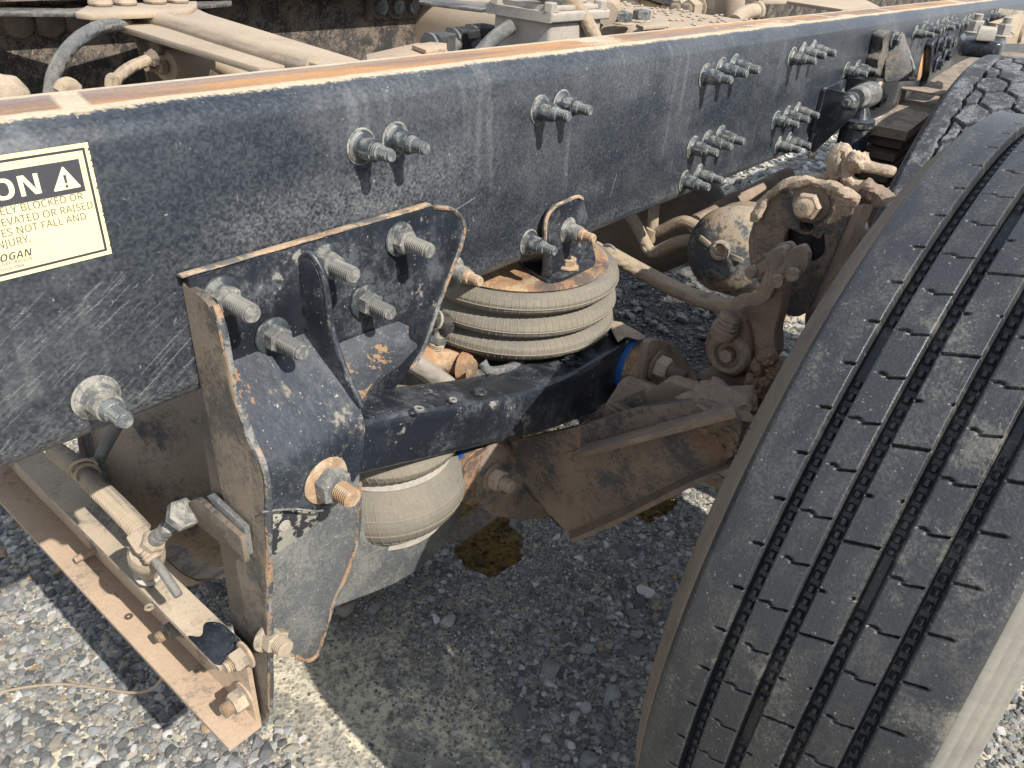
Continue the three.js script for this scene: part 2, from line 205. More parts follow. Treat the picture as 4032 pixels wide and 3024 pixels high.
// ---------- naming ----------
const used = {};
function numbered(n) { const k = used[n] = (used[n] ?? -1) + 1; return k ? `${n}_${String(k).padStart(3, '0')}` : n; }
function thing(name, label, category, at, group) { const o = new THREE.Group(); o.name = numbered(name); if (at) o.position.copy(at); o.userData = { label, category }; if (group) o.userData.group = group; scene.add(o); return o; }
function part(parent, name, geo, mat, label, raw) {
  let inv = V(); for (let q = parent; q && q !== scene; q = q.parent) inv.add(q.position);      // shapes are given in world metres; things are never turned when parts are added
  const g = raw ? geo : boxUV(geo, mat.userData.tile ?? 0.3); if (!raw) g.translate(-inv.x, -inv.y, -inv.z);
  const m = new THREE.Mesh(g, mat); m.name = name; m.castShadow = m.receiveShadow = true; if (label) m.userData.label = label; parent.add(m); return m;
}
const X = V(1, 0, 0), Y = V(0, 1, 0), Z = V(0, 0, 1), NX = V(-1, 0, 0), NZ = V(0, 0, -1), NY = V(0, -1, 0);

// ================= ground =================
const WET_SHADE = (x, z) => ss(0.05, 0.3, 1 - Math.hypot((x - 2.35) / 1.05, (z + 0.62) / 0.6) + 0.5 * perlin.noise(x * 4, 6, z * 4) + 0.25 * perlin.noise(x * 13, 8, z * 13));   // rain-soaked gravel; its dark tint also carries the deep shade under the truck
const groundMat = (() => {
  const N = 1024, n1 = fbm(N, N, 5, 5, 6, 0.6), n2 = fbm(N, N, 40, 40, 4, 0.6), n3 = fbm(N, N, 120, 120, 3), n4 = fbm(N, N, 9, 9, 5);
  const m = makeMat(N, N, (i, x, y, o) => {
    const g = n2[i] * 0.5 + n3[i] * 0.5, a = ss(0.4, 0.62, n1[i] + 0.5 * (n2[i] - 0.5)), d = ss(0.56, 0.68, n3[i]);
    const s = [lerp(0.25, 0.46, a), lerp(0.24, 0.425, a), lerp(0.21, 0.335, a)];
    for (let c = 0; c < 3; c++) o[c] = s[c] * (0.75 + 0.5 * g) * (1 - 0.45 * d) * (0.85 + 0.3 * n4[i]);
    o[3] = 0.97; o[4] = 0.5 * n2[i] + 0.5 * n3[i];
  }, { bump: 0.006 });
  m.userData.tile = 0.9; return m;
})();
const ground = new THREE.Group(); ground.name = 'ground'; ground.userData = { kind: 'structure', label: 'grey gravel and pale packed dust under the truck chassis' }; scene.add(ground);
const gh = (x, z) => 0.011 * perlin.noise(x * 2.3, 7, z * 2.3) + 0.004 * perlin.noise(x * 11, 3, z * 11) + 0.002 * perlin.noise(x * 34, 5, z * 34);
const PUD = [[1.01, -0.215, 0.095, 0.085], [1.07, -0.3, 0.12, 0.08], [0.98, -0.44, 0.18, 0.12], [1.32, -0.12, 0.16, 0.09], [1.25, -0.42, 0.3, 0.16], [1.42, -0.02, 0.1, 0.06]];   // low spots that hold water
const pudd = (x, z) => { let m = -1; for (const [a, b, p, q] of PUD) { const u = (x - a) / p, v = (z - b) / q; m = Math.max(m, 1 - Math.sqrt(u * u + v * v)); } return m < -0.5 ? -1 : m + 0.3 * perlin.noise(x * 9, 1, z * 9) + 0.18 * perlin.noise(x * 24, 2, z * 24); };
const gy = (x, z) => GROUND + gh(x, z) - 0.03 * ss(-0.1, 0.25, pudd(x, z));
{
  const P = [], U = [], CO = [], I = [], axis = (...q) => { const o = []; for (const [a, b, d] of q) for (let k = 0; k < Math.round((b - a) / d); k++) o.push(a + k * d); return o; };
  const xs = axis([-0.9, -0.1, 0.02], [-0.1, 1.7, 0.005], [1.7, 3.3, 0.016]), zs = axis([-2.6, -1, 0.02], [-1, 0.55, 0.005], [0.55, 1.5, 0.02]), nx = xs.length - 1, nz = zs.length - 1;
  for (const z of zs) for (const x of xs) { P.push(x, gy(x, z), z); U.push(x / 0.9, z / 0.9); const k = 1 - 0.75 * WET_SHADE(x, z); CO.push(k, k * 0.97, k * 0.92); }  // vertex tint: wet darkening plus underbody shade painted into the colour
  for (let j = 0; j < nz; j++) for (let i = 0; i < nx; i++) { const a = j * (nx + 1) + i, b = a + nx + 1; I.push(a, b, a + 1, b, b + 1, a + 1); }
  const g = new THREE.BufferGeometry(); g.setAttribute('position', new THREE.Float32BufferAttribute(P, 3)); g.setAttribute('uv', new THREE.Float32BufferAttribute(U, 2)); g.setIndex(I); g.setAttribute('color', new THREE.Float32BufferAttribute(CO, 3)); g.computeVertexNormals();
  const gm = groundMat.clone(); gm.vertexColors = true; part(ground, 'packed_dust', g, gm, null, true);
  const far = new THREE.PlaneGeometry(260, 260); far.rotateX(-Math.PI / 2); far.translate(0, GROUND - 0.034, 0); const uv = far.attributes.uv; for (let i = 0; i < uv.count; i++) uv.setXY(i, uv.getX(i) * 288, uv.getY(i) * 288);
  part(ground, 'yard', far, groundMat, null, true);
}
const stoneMat = (() => { const m = makeMat(256, 256, (() => { const a = fbm(256, 256, 8, 8, 5), b = fbm(256, 256, 40, 40, 3); return (i, x, y, o) => { const k = 0.7 + 0.6 * (0.55 * a[i] + 0.45 * b[i]); o[0] = o[1] = o[2] = Math.min(1, k * 0.95); o[3] = 0.9; o[4] = b[i]; }; })(), { bump: 0.001 }); m.userData.tile = 0.05; return m; })();
function rock(seed, detail = 3) {
  const save = seedState; seedState = seed * 7919 + 11; const g = new THREE.IcosahedronGeometry(1, detail), p = g.attributes.position, pl = [];
  for (const n of [X, Y, Z, NX, NY, NZ]) pl.push([n.clone().add(V(rr(-0.5, 0.5), rr(-0.5, 0.5), rr(-0.5, 0.5))).normalize(), rr(0.75, 1)]); for (let k = 0; k < 9; k++) pl.push([V(rr(-1, 1), rr(-1, 1), rr(-1, 1)).normalize(), rr(0.7, 1)]);
  for (let i = 0; i < p.count; i++) { const v = V().fromBufferAttribute(p, i).normalize(); let r = 9; for (const [n, d] of pl) { const c = v.dot(n); if (c > 0.02) r = Math.min(r, d / c); } v.multiplyScalar(r); p.setXYZ(i, v.x, v.y, v.z); }
  seedState = save; const f = toCreasedNormals(g, 0.22); return boxUV(f, 1.2);
}
const rocks = [1, 2, 3, 4, 5, 6, 7].map((s) => rock(s));
const rocksLow = [11, 12, 13, 14].map((s) => rock(s, 1));
const stoneTone = () => { const k = rnd(), b = Math.pow(rnd(), 1.3); if (k < 0.5) { const g = 0.09 + 0.22 * b; return [g * 0.98, g, g * 0.99]; } if (k < 0.78) { const g = 0.2 + 0.24 * b; return [g, g * 0.97, g * 0.9]; } if (k < 0.92) { const g = 0.24 + 0.2 * b; return [g, g * 0.9, g * 0.74]; } if (k < 0.935) return [0.34, 0.24, 0.15]; return [0.55, 0.53, 0.5]; };
// how stony the ground is at a place: heaps of loose stone to the left, packed dust in the middle
const dusty = (x, z) => ss(0.34, 0.42, x + 0.04 * perlin.noise(x * 9, 4, z * 9)) * (1 - ss(0.58, 0.8, x + 0.1 * perlin.noise(x * 6, 1, z * 6))) * ss(-0.48, -0.25, z);
const stony = (x, z) => clamp(0.22 + 0.9 * (1 - ss(0.3, 0.48, x + 0.08 * perlin.noise(x * 5, 4, z * 5))) + 0.55 * ss(1.15, 1.5, x) + 0.75 * ss(0.05, 0.35, perlin.noise(x * 2.7 + 4, 9, z * 2.7)) - 0.9 * ss(0.34, 0.42, x) * (1 - ss(0.62, 0.8, x)) * ss(-0.45, -0.2, z));
{
  const q = new THREE.Quaternion(), e = new THREE.Euler(), M = new THREE.Matrix4(), col = new THREE.Color();
  const sets = rocks.map(() => []), low = rocksLow.map(() => []), wetShaded = rocksLow.map(() => []); let loose = 0;
  const put = (x, z, s, single) => {
    const sy = s * rr(0.45, 0.8), sx = s * rr(0.8, 1.25); e.set(rr(-0.35, 0.35), rr(0, 6.3), rr(-0.35, 0.35)); q.setFromEuler(e);
    const y = gy(x, z) + sy * (single ? rr(0.2, 0.6) : rr(-0.35, 0.45)), t = stoneTone(), k = Math.floor(rnd() * rocks.length);
    if (single) { const m = part(ground, 'stone', rocks[k], new THREE.MeshStandardMaterial({ color: new THREE.Color().setRGB(t[0], t[1], t[2]), map: stoneMat.map, bumpMap: stoneMat.bumpMap, bumpScale: 0.001, roughness: 0.9 }), null, true); m.position.set(x, y, z); m.quaternion.copy(q); m.scale.set(sx, sy, s); return; }
    M.compose(V(x, y, z), q, V(sx, sy, s)); const wt = WET_SHADE(x, z); if (wt > 0.4) { wetShaded[k % wetShaded.length].push([M.clone(), t.map((c) => c * 0.28)]); return; } (s > 0.006 ? sets[k] : low[k % low.length]).push([M.clone(), t]);  // wet stones, their colour darkened further to stand for underbody shade
  };
  // single stones in view that can be picked out
  for (const [x, z, s] of [[0.83, 0.1, 0.019], [0.66, -0.29, 0.016], [0.75, -0.32, 0.013], [0.7, -0.25, 0.012], [0.78, -0.12, 0.013], [1.13, 0.13, 0.017], [1.06, 0.14, 0.012], [0.98, 0.2, 0.016], [0.97, -0.2, 0.012], [1.2, 0.03, 0.015], [0.62, -0.33, 0.014], [0.72, 0.12, 0.015], [0.87, 0.22, 0.017], [0.91, 0.08, 0.014]]) put(x, z, s, true);
  let tries = 0; while (loose < 240 && tries++ < 20000) { const x = rr(-0.05, 1.5), z = rr(-0.95, 0.45); if (rnd() > stony(x, z) || pudd(x, z) > 0.1) continue; put(x, z, lerp(0.008, 0.0165, Math.pow(rnd(), 1.6)) * (x < 0.45 ? 0.9 : 0.82), true); loose++; }
  for (let n = 0; n < 130000; n++) { const x = rr(-0.4, 2.7), z = rr(-1.6, 1), st = stony(x, z); if (rnd() > st * 1.05 || (pudd(x, z) > 0.12 && rnd() < (x > 1.25 ? 0.3 : 0.85))) continue; const b = Math.pow(rnd(), 2.2); put(x, z, lerp(0.0028, x < 0.45 ? 0.01 : 0.0084, b)); }
  for (let n = 0; n < 110000; n++) { const x = rr(0.2, 1.55), z = rr(-0.75, 0.5); if ((pudd(x, z) > 0.14 && rnd() < 0.9) || rnd() < 0.92 * dusty(x, z)) continue; put(x, z, rr(0.0012, 0.0034)); }
  for (let n = 0; n < 9000; n++) { const x = rr(2.2, 6.5), z = rr(-3, 1.4); put(x, z, rr(0.008, 0.024)); }
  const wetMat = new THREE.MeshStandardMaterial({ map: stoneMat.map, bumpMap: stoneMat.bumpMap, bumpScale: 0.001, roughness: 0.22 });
  [...sets.map((s, k) => [s, rocks[k], stoneMat, 'gravel']), ...low.map((s, k) => [s, rocksLow[k], stoneMat, 'gravel']), ...wetShaded.map((s, k) => [s, rocksLow[k], wetMat, 'wet_shaded_gravel'])].forEach(([s, g, mt, nm]) => {
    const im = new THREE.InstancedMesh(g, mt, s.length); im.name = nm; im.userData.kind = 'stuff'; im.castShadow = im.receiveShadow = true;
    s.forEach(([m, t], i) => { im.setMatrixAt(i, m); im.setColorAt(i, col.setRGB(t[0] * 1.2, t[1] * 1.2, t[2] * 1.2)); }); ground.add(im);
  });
  const w = new THREE.PlaneGeometry(2.6, 1.5, 1, 1); w.rotateX(-Math.PI / 2); w.translate(1.95, GROUND - 0.014, -0.55);
  const water = new THREE.Mesh(w, new THREE.MeshPhysicalMaterial({ color: 0xffffff, transmission: 1, thickness: 0.01, ior: 1.33, roughness: 0.03, attenuationColor: new THREE.Color().setRGB(0.7, 0.5, 0.22), attenuationDistance: 0.045 })); water.name = 'puddle_water'; water.userData = { kind: 'structure', label: 'brown rain puddle lying in hollows of the gravel' }; water.receiveShadow = true; scene.add(water);
}

// ================= frame rail =================
const RL = 0.426;
const railMat = (() => {
  const W = 2048, H = 512, st = fbm(W, H, 9, 14, 5, 0.62), st2 = fbm(W, H, 5, 34, 5, 0.6), lo = fbm(W, H, 12, 4, 5, 0.6), mid = fbm(W, H, 70, 18, 4, 0.65), fine = fbm(W, H, 900, 210, 2, 0.7), drip = fbm(W, H, 120, 3, 3, 0.6), chip = fbm(W, H, 520, 128, 2), ed = fbm(W, H, 40, 4, 6, 0.75), pat = fbm(W, H, 16, 8, 4);
  const scr = new Float32Array(W * H);
  const line = (x, y, dx, dy, n, a) => { for (let k = 0; k < n; k++) { const X0 = Math.round(x + dx * k), Y0 = Math.round(y + dy * k); if (Y0 < 0 || Y0 >= H) break; const i = Y0 * W + ((X0 % W) + W) % W; scr[i] = Math.max(scr[i], a * (0.5 + 0.5 * rnd())); } };
  const vY = (y) => (0.348 - y) / RL * H;      // row of a height on the web
  for (let k = 0; k < 260; k++) { const x = rr(60, 330), y = vY(rr(0.01, 0.14)); line(x, y, 1, -0.75 + rr(-0.15, 0.15), rr(4, 22), rr(0.06, 0.32)); }
  for (let k = 0; k < 170; k++) line(rr(0, W), vY(rr(0.02, 0.24)), rr(-0.4, 0.5), -1, rr(2, 8), rr(0.1, 0.5));
  line(628, vY(0.105), 1, -0.28, 70, 0.75); line(1012, vY(0.06), 0.3, -1, 40, 0.6); line(250, vY(0.03), 1, -0.8, 60, 0.6); line(255, vY(0.05), 1, -0.78, 45, 0.45); line(560, vY(0.19), 1, -0.9, 12, 0.7);
  return makeMat(W, H, (i, x, y, o) => {
    const s = x / W * 2, a = y / H * RL, f = fine[i] - 0.5, e = (ed[i] - 0.5) * 0.006, b = a + e;
    // painted web under a film of dust
    const film = 0.16 + 0.42 * ss(0.3, 0.8, lo[i]) + 0.16 * (mid[i] - 0.5), hgt = 0.348 - a;
    let d = clamp(film + 0.6 * f) * 0.25; d += 0.32 * ss(0.052, 0.005, hgt + 0.03 * (mid[i] - 0.5)) * (0.5 + f) + 0.12 * ss(0.6, 0.9, drip[i]) * ss(0.35, 0.7, lo[i]);
    d += 0.3 * ss(0.05, 0, Math.abs(hgt - 0.158 + 0.01 * mid[i])) * ss(0.28, 0.4, s) * ss(0.75, 0.55, s) * (0.5 + f + 0.4 * (mid[i] - 0.5)); d = clamp(d, 0, 0.9);
    const p = [0.017, 0.022, 0.031], q = [0.275, 0.28, 0.275]; for (let c = 0; c < 3; c++) o[c] = lerp(p[c], q[c], d) * (1 + 0.5 * f);
    o[3] = lerp(0.34, 0.8, d); o[4] = 0.5 + 0.2 * f + 0.2 * d;
    const ch = ss(0.9, 0.96, chip[i]) * ss(0.35, 0.65, mid[i]); for (let c = 0; c < 3; c++) o[c] = lerp(o[c], [0.47, 0.43, 0.36][c], ch * 0.8);
    const z = scr[i]; for (let c = 0; c < 3; c++) o[c] = lerp(o[c], [0.5, 0.49, 0.45][c], z);
    // rusted top flange with caked dust along both edges
    const onTop = ss(0.0735, 0.0685, b + 0.008 * f); if (onTop > 0) {
      const r1 = st[i], r2 = st2[i], rust = [lerp(0.2, 0.36, ss(0.25, 0.7, r1)), lerp(0.13, 0.195, ss(0.25, 0.7, r1)), lerp(0.1, 0.08, r1)];
      const pur = ss(0.55, 0.72, r2); for (let c = 0; c < 3; c++) rust[c] = lerp(rust[c], [0.19, 0.165, 0.16][c], pur * 0.8) * (1 + 0.4 * f);
      let cream = Math.max(ss(0.0565, 0.061, b), ss(0.01, 0.005, b), ss(0.62, 0.72, pat[i] + 0.3 * f) * ss(0.75, 0.95, s)); const bandAt = 0.256 + (0.066 - a) * 0.25; cream = Math.max(cream, ss(0.013, 0.008, Math.abs(s - bandAt) + e * 0.4), ss(0.013, 0.008, Math.abs(s - 1.86 - a * 0.3) + e * 0.4));
      for (let c = 0; c < 3; c++) rust[c] = lerp(rust[c], [0.42, 0.345, 0.245][c] * (1 + 0.4 * f + 0.25 * (mid[i] - 0.5)), cream);
      for (let c = 0; c < 3; c++) o[c] = lerp(o[c], rust[c], onTop); o[3] = lerp(o[3], 0.95, onTop); o[4] = lerp(o[4], 0.6 + 0.3 * f + 0.1 * cream, onTop);
    }
  }, { bump: 0.0006 });
})();
function railGeo(x0, x1, arcs = 8) {
  const r = 0.028, pr = [[0.27, -0.09], [0.27, -r]]; for (let k = 1; k <= arcs; k++) { const t = k / arcs * Math.PI / 2; pr.push([0.27 - r + r * Math.cos(t), -r + r * Math.sin(t)]); } pr.push([r, 0]); for (let k = 1; k <= arcs; k++) { const t = k / arcs * Math.PI / 2; pr.push([r - r * Math.sin(t), -r + r * Math.cos(t)]); } pr.push([0, -0.09]);
  const n = pr.length, th = 0.009; const inn = [[th, -0.09], [th, -r], [r, -th], [0.27 - r, -th], [0.27 - th, -r], [0.27 - th, -0.09]], P = [], U = []; let a = 0; const L = [0]; for (let i = 1; i < n; i++) { a += Math.hypot(pr[i][0] - pr[i - 1][0], pr[i][1] - pr[i - 1][1]); L.push(a); }
  const loop = [...pr.map((p, i) => [...p, L[i] / RL]), ...inn.map((p, i) => [...p, 0.4 + 0.1 * i]), [...pr[0], 0.95]];
  const K = Math.ceil((x1 - x0) / 0.5); for (let k = 0; k < K; k++) { const xa = lerp(x0, x1, k / K), xb = lerp(x0, x1, (k + 1) / K); for (let i = 0; i < loop.length - 1; i++) { const [y0, z0, v0] = loop[i], [y1, z1, v1] = loop[i + 1]; P.push(xa, y0, z0, xa, y1, z1, xb, y0, z0, xa, y1, z1, xb, y1, z1, xb, y0, z0); U.push(xa / 2, v0, xa / 2, v1, xb / 2, v0, xa / 2, v1, xb / 2, v1, xb / 2, v0); } }
  const g = new THREE.BufferGeometry(); g.setAttribute('position', new THREE.Float32BufferAttribute(P, 3)); g.setAttribute('uv', new THREE.Float32BufferAttribute(U, 2)); g.computeVertexNormals(); return toCreasedNormals(g, 0.5);
}
const rail = thing('frame_rail', 'long black steel frame rail with rusty top flange and rows of bolts in its web', 'frame rail');
part(rail, 'rail_channel', railGeo(-0.9, 6), railMat, null, true);
// swaged collar bolts; the axis runs along +z
const O = V(0, 0, 0);
const collarG = boxUV(lathe([[0, 0], [0.0165, 0], [0.0172, 0.0012], [0.0166, 0.0026], [0.0135, 0.0042], [0.0118, 0.0065], [0.0112, 0.0215], [0.0108, 0.0226], [0.0094, 0.0232], [0, 0.0232]], O, Z), 0.1);
const pinG = boxUV(lathe([[0.0085, 0.023], [0.0091, 0.0236], [0.0091, 0.0248], [0.0082, 0.0254], [0.0089, 0.026], [0.0089, 0.027], [0.008, 0.0276], [0.0086, 0.0284], [0.0084, 0.0296], [0.0072, 0.031], ...threadProf(0.0068, 0.0155, 0.0021).slice(1).map(([r, y]) => [r, y + 0.031])], O, Z), 0.08);
const rings = boxUV(lathe([[0.0166, 0.0005], [0.0184, 0.0001], [0.0186, 0.0012], [0.0166, 0.0022]], O, Z), 0.1);
function collarBolt(parent, p, k = 1, mat = collarPaint, pinMat = boltSteel, len = 1) {
  const m = part(parent, 'collar_bolt', collarG, mat, null, true); m.position.copy(p); m.scale.set(k, k, k * len); m.rotation.z = rr(0, 6);
  part(m, 'threaded_pin', pinG, pinMat, null, true); part(m, 'dust_ring', rings, boltDust, null, true); return m;
}
for (const p of [V(0.5075,0.2086,0),V(0.5535,0.2087,0),V(0.7959,0.2097,0),V(0.8411,0.2113,0),V(0.2089,0.0438,0),V(0.7938,0.0355,0)]) collarBolt(rail, p, p.x < 0.25 ? 1.12 : 1, p.x < 0.25 ? boltDust : collarPaint);
collarBolt(rail, V(0.6454,0.0354,0), 1, boltDust, boltRust);
for (const p of [V(1.2308,0.212,0),V(1.284,0.2176,0),V(1.3316,0.2189,0),V(1.5857,0.2139,0),V(1.6324,0.22,0),V(1.6847,0.2208,0),V(1.5774,0.0964,0),V(1.6283,0.1,0),V(1.6806,0.1011,0),V(1.2323,0.0962,0),V(1.2831,0.0988,0),V(1.3315,0.1006,0),V(1.2255,0.039,0),V(1.275,0.0414,0),V(1.6243,0.0397,0),V(1.6768,0.0404,0),V(1.9281,0.1608,0),V(1.9998,0.1599,0),V(2.4051,0.2157,0),V(2.4704,0.2228,0),V(2.4976,0.2261,0),V(2.608,0.2234,0),V(2.6638,0.2257,0),V(2.7015,0.2278,0),V(2.7585,0.2278,0),V(2.9192,0.2198,0),V(2.9735,0.2228,0),V(3.0228,0.2262,0),V(3.2891,0.2244,0),V(3.3423,0.2268,0),V(3.3945,0.2264,0)]) collarBolt(rail, p, 1.05);

// caution decal on the web
{
  const cw = 1024, chh = 460, cv = document.createElement('canvas'); cv.width = cw; cv.height = chh; const c = cv.getContext('2d');
  c.fillStyle = '#e3d3a0'; c.fillRect(0, 0, cw, chh);
  for (let k = 0; k < 5200; k++) { c.fillStyle = rnd() < 0.25 ? `rgba(120,105,80,${rr(0.04, 0.2)})` : rnd() < 0.6 ? `rgba(205,160,80,${rr(0.03, 0.16)})` : `rgba(255,250,225,${rr(0.05, 0.25)})`; const r = rr(1, 9); c.fillRect(rr(0, cw), rr(0, chh), r, r * rr(0.4, 1)); }
  c.strokeStyle = '#33343c'; c.lineWidth = 10; c.strokeRect(24, 22, cw - 45, chh - 44);
  c.fillStyle = '#3a3a40'; c.fillRect(52, 56, cw - 99, 128);
  c.fillStyle = '#efe2ae'; c.textAlign = 'right'; c.save(); c.translate(cw - 196, 160); c.scale(1.1, 1); c.font = 'bold 108px sans-serif'; c.fillText('CAUTION', 0, 0); c.restore();
  c.beginPath(); c.moveTo(cw - 112, 80); c.lineTo(cw - 66, 160); c.lineTo(cw - 158, 160); c.closePath(); c.lineJoin = 'round'; c.lineWidth = 8; c.strokeStyle = '#efe2ae'; c.fill(); c.stroke();
  c.fillStyle = '#3a3a40'; c.font = 'bold 68px sans-serif'; c.textAlign = 'center'; c.fillText('!', cw - 112, 157);
  c.fillStyle = '#47454a'; c.font = '40px sans-serif'; c.textAlign = 'right';
  c.fillText('COMPLETELY BLOCKED OR', cw - 62, 214); c.fillText('ELEVATED OR RAISED', cw - 31, 256); c.fillText('DOES NOT FALL AND', cw - 66, 296); c.fillText('INJURY.', cw - 285, 336);
  c.font = 'italic bold 40px sans-serif'; c.fillText('OGAN', cw - 298, 388); c.fillStyle = '#6a6668'; c.font = 'bold 17px sans-serif'; c.fillText('CORPORATION', cw - 300, 405); c.fillStyle = '#c4506a'; c.font = 'bold 17px sans-serif'; c.fillText('Since 1904', cw - 335, 425);
  c.strokeStyle = 'rgba(90,88,86,.5)'; c.lineWidth = 1; for (let k = 0; k < 130; k++) { const x = rr(40, cw), y = rr(60, 200); c.beginPath(); c.moveTo(x, y); c.lineTo(x + rr(6, 26), y - rr(0, 9)); c.stroke(); }
  for (let k = 0; k < 420; k++) { c.fillStyle = `rgba(${rnd() < 0.5 ? '150,120,70' : '90,85,75'},${rr(0.05, 0.3)})`; c.beginPath(); c.arc(cw - Math.pow(rnd(), 1.5) * cw, rr(0, chh), rr(0.5, 3.5), 0, 7); c.fill(); }
  for (let k = 0; k < 40; k++) { c.fillStyle = '#3c4048'; c.beginPath(); c.arc(cw - rr(-2, 2), rr(0, chh), rr(1, 4), 0, 7); c.fill(); }
  const t = new THREE.CanvasTexture(cv); t.colorSpace = THREE.SRGBColorSpace;
  const a = V(0.2462,0.2515,0), b = V(0.2475,0.1637,0), h = a.y - b.y, w = h * cw / chh, g = new THREE.BoxGeometry(w, h, 0.0006); g.translate(b.x - w / 2, (a.y + b.y) / 2, 0.0004);
  const d = new THREE.Mesh(g, new THREE.MeshStandardMaterial({ map: t, roughness: 0.7 })); d.name = 'caution_decal'; d.castShadow = d.receiveShadow = true; d.userData = { label: 'yellowed caution decal with black border stuck on the frame rail', category: 'decal' }; scene.add(d);
}

// ================= hanger bracket =================
const hexBoltParts = (parent, p, dir, { af = 0.024, h = 0.013, wr = 0.0195, r = 0.0083, len = 0.03, mat = boltDust, tm = boltDust, wm = boltSteel, spin = 0, name = 'hex_bolt' } = {}) => {
  const d = dir.clone().normalize(), at = (k) => p.clone().addScaledVector(d, k);
  const m = part(parent, name, hex(af, h, at(0.0042), d, spin || rr(0, 1)), mat);
  part(m, 'washer', lathe([[0, 0], [wr, 0], [wr * 1.03, 0.0012], [wr * 0.99, 0.003], [wr * 0.78, 0.0046], [0, 0.0046]], at(0), d), wm);
  part(m, 'thread', lathe(threadProf(r, len, 0.0026), at(0.004 + h), d, 22), tm);
  return m;
};
const hanger = thing('hanger_bracket', 'black welded hanger bracket with rusty edges bolted low on the frame rail', 'hanger bracket');
const roofN = V(0, 1, 1.04).normalize();
part(hanger, 'back_plate', prism([...[V(0.5978,0.1311,0.012),V(0.6358,0.1175,0.012),V(0.6519,0.0911,0.012),V(0.6379,0.0564,0.012),V(0.6056,-0.003,0.012),V(0.5854,-0.0436,0.012),V(0.5455,-0.0801,0.012)], V(0.5, -0.1, 0.012), V(0.3015, -0.1, 0.012), V(0.3015, 0.1298, 0.012)], 0.0115, Z, { r: [0.012, 0.028, 0.03, 0.04, 0.05, 0.05, 0.02, 0, 0, 0], bevel: 0.002, segs: 8 }), paintDark);
part(hanger, 'top_edge_rust', prism([...[V(0.2961,0.1314,0.0125),V(0.5973,0.1313,0.0125)], ...[V(0.5951,0.1339,0.0125),V(0.2972,0.1328,0.0125)]], 0.0105, Z, { bevel: 0.001 }), rustEdge, 'rusty upper edge of the bracket plate');
part(hanger, 'side_flange', prism([...[V(0.3,0.1246,0.0008),V(0.3,0.1207,0.0049),V(0.3,0.1204,0.0248),V(0.3,0.1144,0.0426),V(0.3,0.1,0.0489),V(0.3,0.0828,0.0511),V(0.3,0.0558,0.0534),V(0.3,0.0281,0.0565),V(0.3,0.0115,0.0638),V(0.3,-0.0128,0.0719),V(0.3,-0.0295,0.0854),V(0.3,-0.0491,0.0891),V(0.3,-0.0849,0.0856),V(0.3,-0.1526,0.0743),V(0.3,-0.2275,0.0626),V(0.3,-0.3292,0.0473),V(0.3,-0.4615,0.0241),V(0.3,-0.5464,-0.0231)], V(0.3, -0.47, 0.0), V(0.3, -0.34, -0.023), V(0.3, -0.03, -0.012), V(0.3, 0.0, 0.0005)], 0.009, NX, { r: 0.01, bevel: 0.002, segs: 3 }), flangeDirt);
{ // rusty front edge of the flange, proud of it
  const e = [V(0.3,0.1144,0.0426),V(0.3,0.1,0.0489),V(0.3,0.0828,0.0511),V(0.3,0.0558,0.0534),V(0.3,0.0281,0.0565),V(0.3,0.0115,0.0638),V(0.3,-0.0128,0.0719),V(0.3,-0.0295,0.0854),V(0.3,-0.0491,0.0891),V(0.3,-0.0849,0.0856),V(0.3,-0.1526,0.0743),V(0.3,-0.2275,0.0626),V(0.3,-0.3292,0.0473),V(0.3,-0.4504,0.0261)].map((p) => V(0.3045, p.y + 0.0002, p.z + 0.0008));
  part(hanger, 'flange_edge', tube(e, (t) => 0.0038 + 0.0004 * Math.sin(t * 37), { seg: 60, rad: 8 }), edgeWorn);
}
// sloping roof that turns down into the front lip
{
  const rows = [], yb = 0.036, N = 14; const prof = [[0.012, yb], [0.03, 0.0165], [0.055, -0.0085], [0.072, -0.0265], [0.08, -0.0355], [0.085, -0.043], [0.0875, -0.052], [0.088, -0.062], [0.088, -0.075]];
  const xe = [0.447, 0.444, 0.437, 0.431, 0.428, 0.4265, 0.4255, 0.4235, 0.4215];
  prof.forEach(([z, y], i) => { const row = []; for (let k = 0; k <= N; k++) row.push(V(lerp(0.302, xe[i], k / N), y, z)); rows.push(row); });
  const lowL = [[0.305, -0.0915], [0.32, -0.0955], [0.335, -0.1025], [0.35, -0.1125], [0.3665, -0.121], [0.385, -0.1255], [0.398, -0.12], [0.409, -0.109], [0.415, -0.101]];
  const last = []; for (let k = 0; k <= N; k++) { const x = lerp(0.302, 0.4145, k / N); let y = -0.0915; for (let j = 0; j < lowL.length - 1; j++) if (x >= lowL[j][0]) { const t = clamp((x - lowL[j][0]) / (lowL[j + 1][0] - lowL[j][0])); y = lerp(lowL[j][1], lowL[j + 1][1], t); } last.push(V(x, y, 0.088)); } rows.push(last);
  part(hanger, 'front_cap', sheet(rows, 0.007, roofN, 0.7), paintDusty);
}
part(hanger, 'plate_rim', tube([V(0.602,0.129,0.0115),V(0.6231,0.1228,0.0115),V(0.6404,0.1124,0.0115),V(0.6497,0.1001,0.0115),V(0.6518,0.0881,0.0115),V(0.6468,0.0717,0.0115),V(0.6377,0.0545,0.0115),V(0.6231,0.0291,0.0115),V(0.6061,-0.0034,0.0115),V(0.5858,-0.044,0.0115),V(0.5646,-0.0664,0.0115)].map((p) => V(p.x - 0.001, p.y, p.z)), (t) => 0.003, { seg: 50, rad: 8 }), edgeWorn);
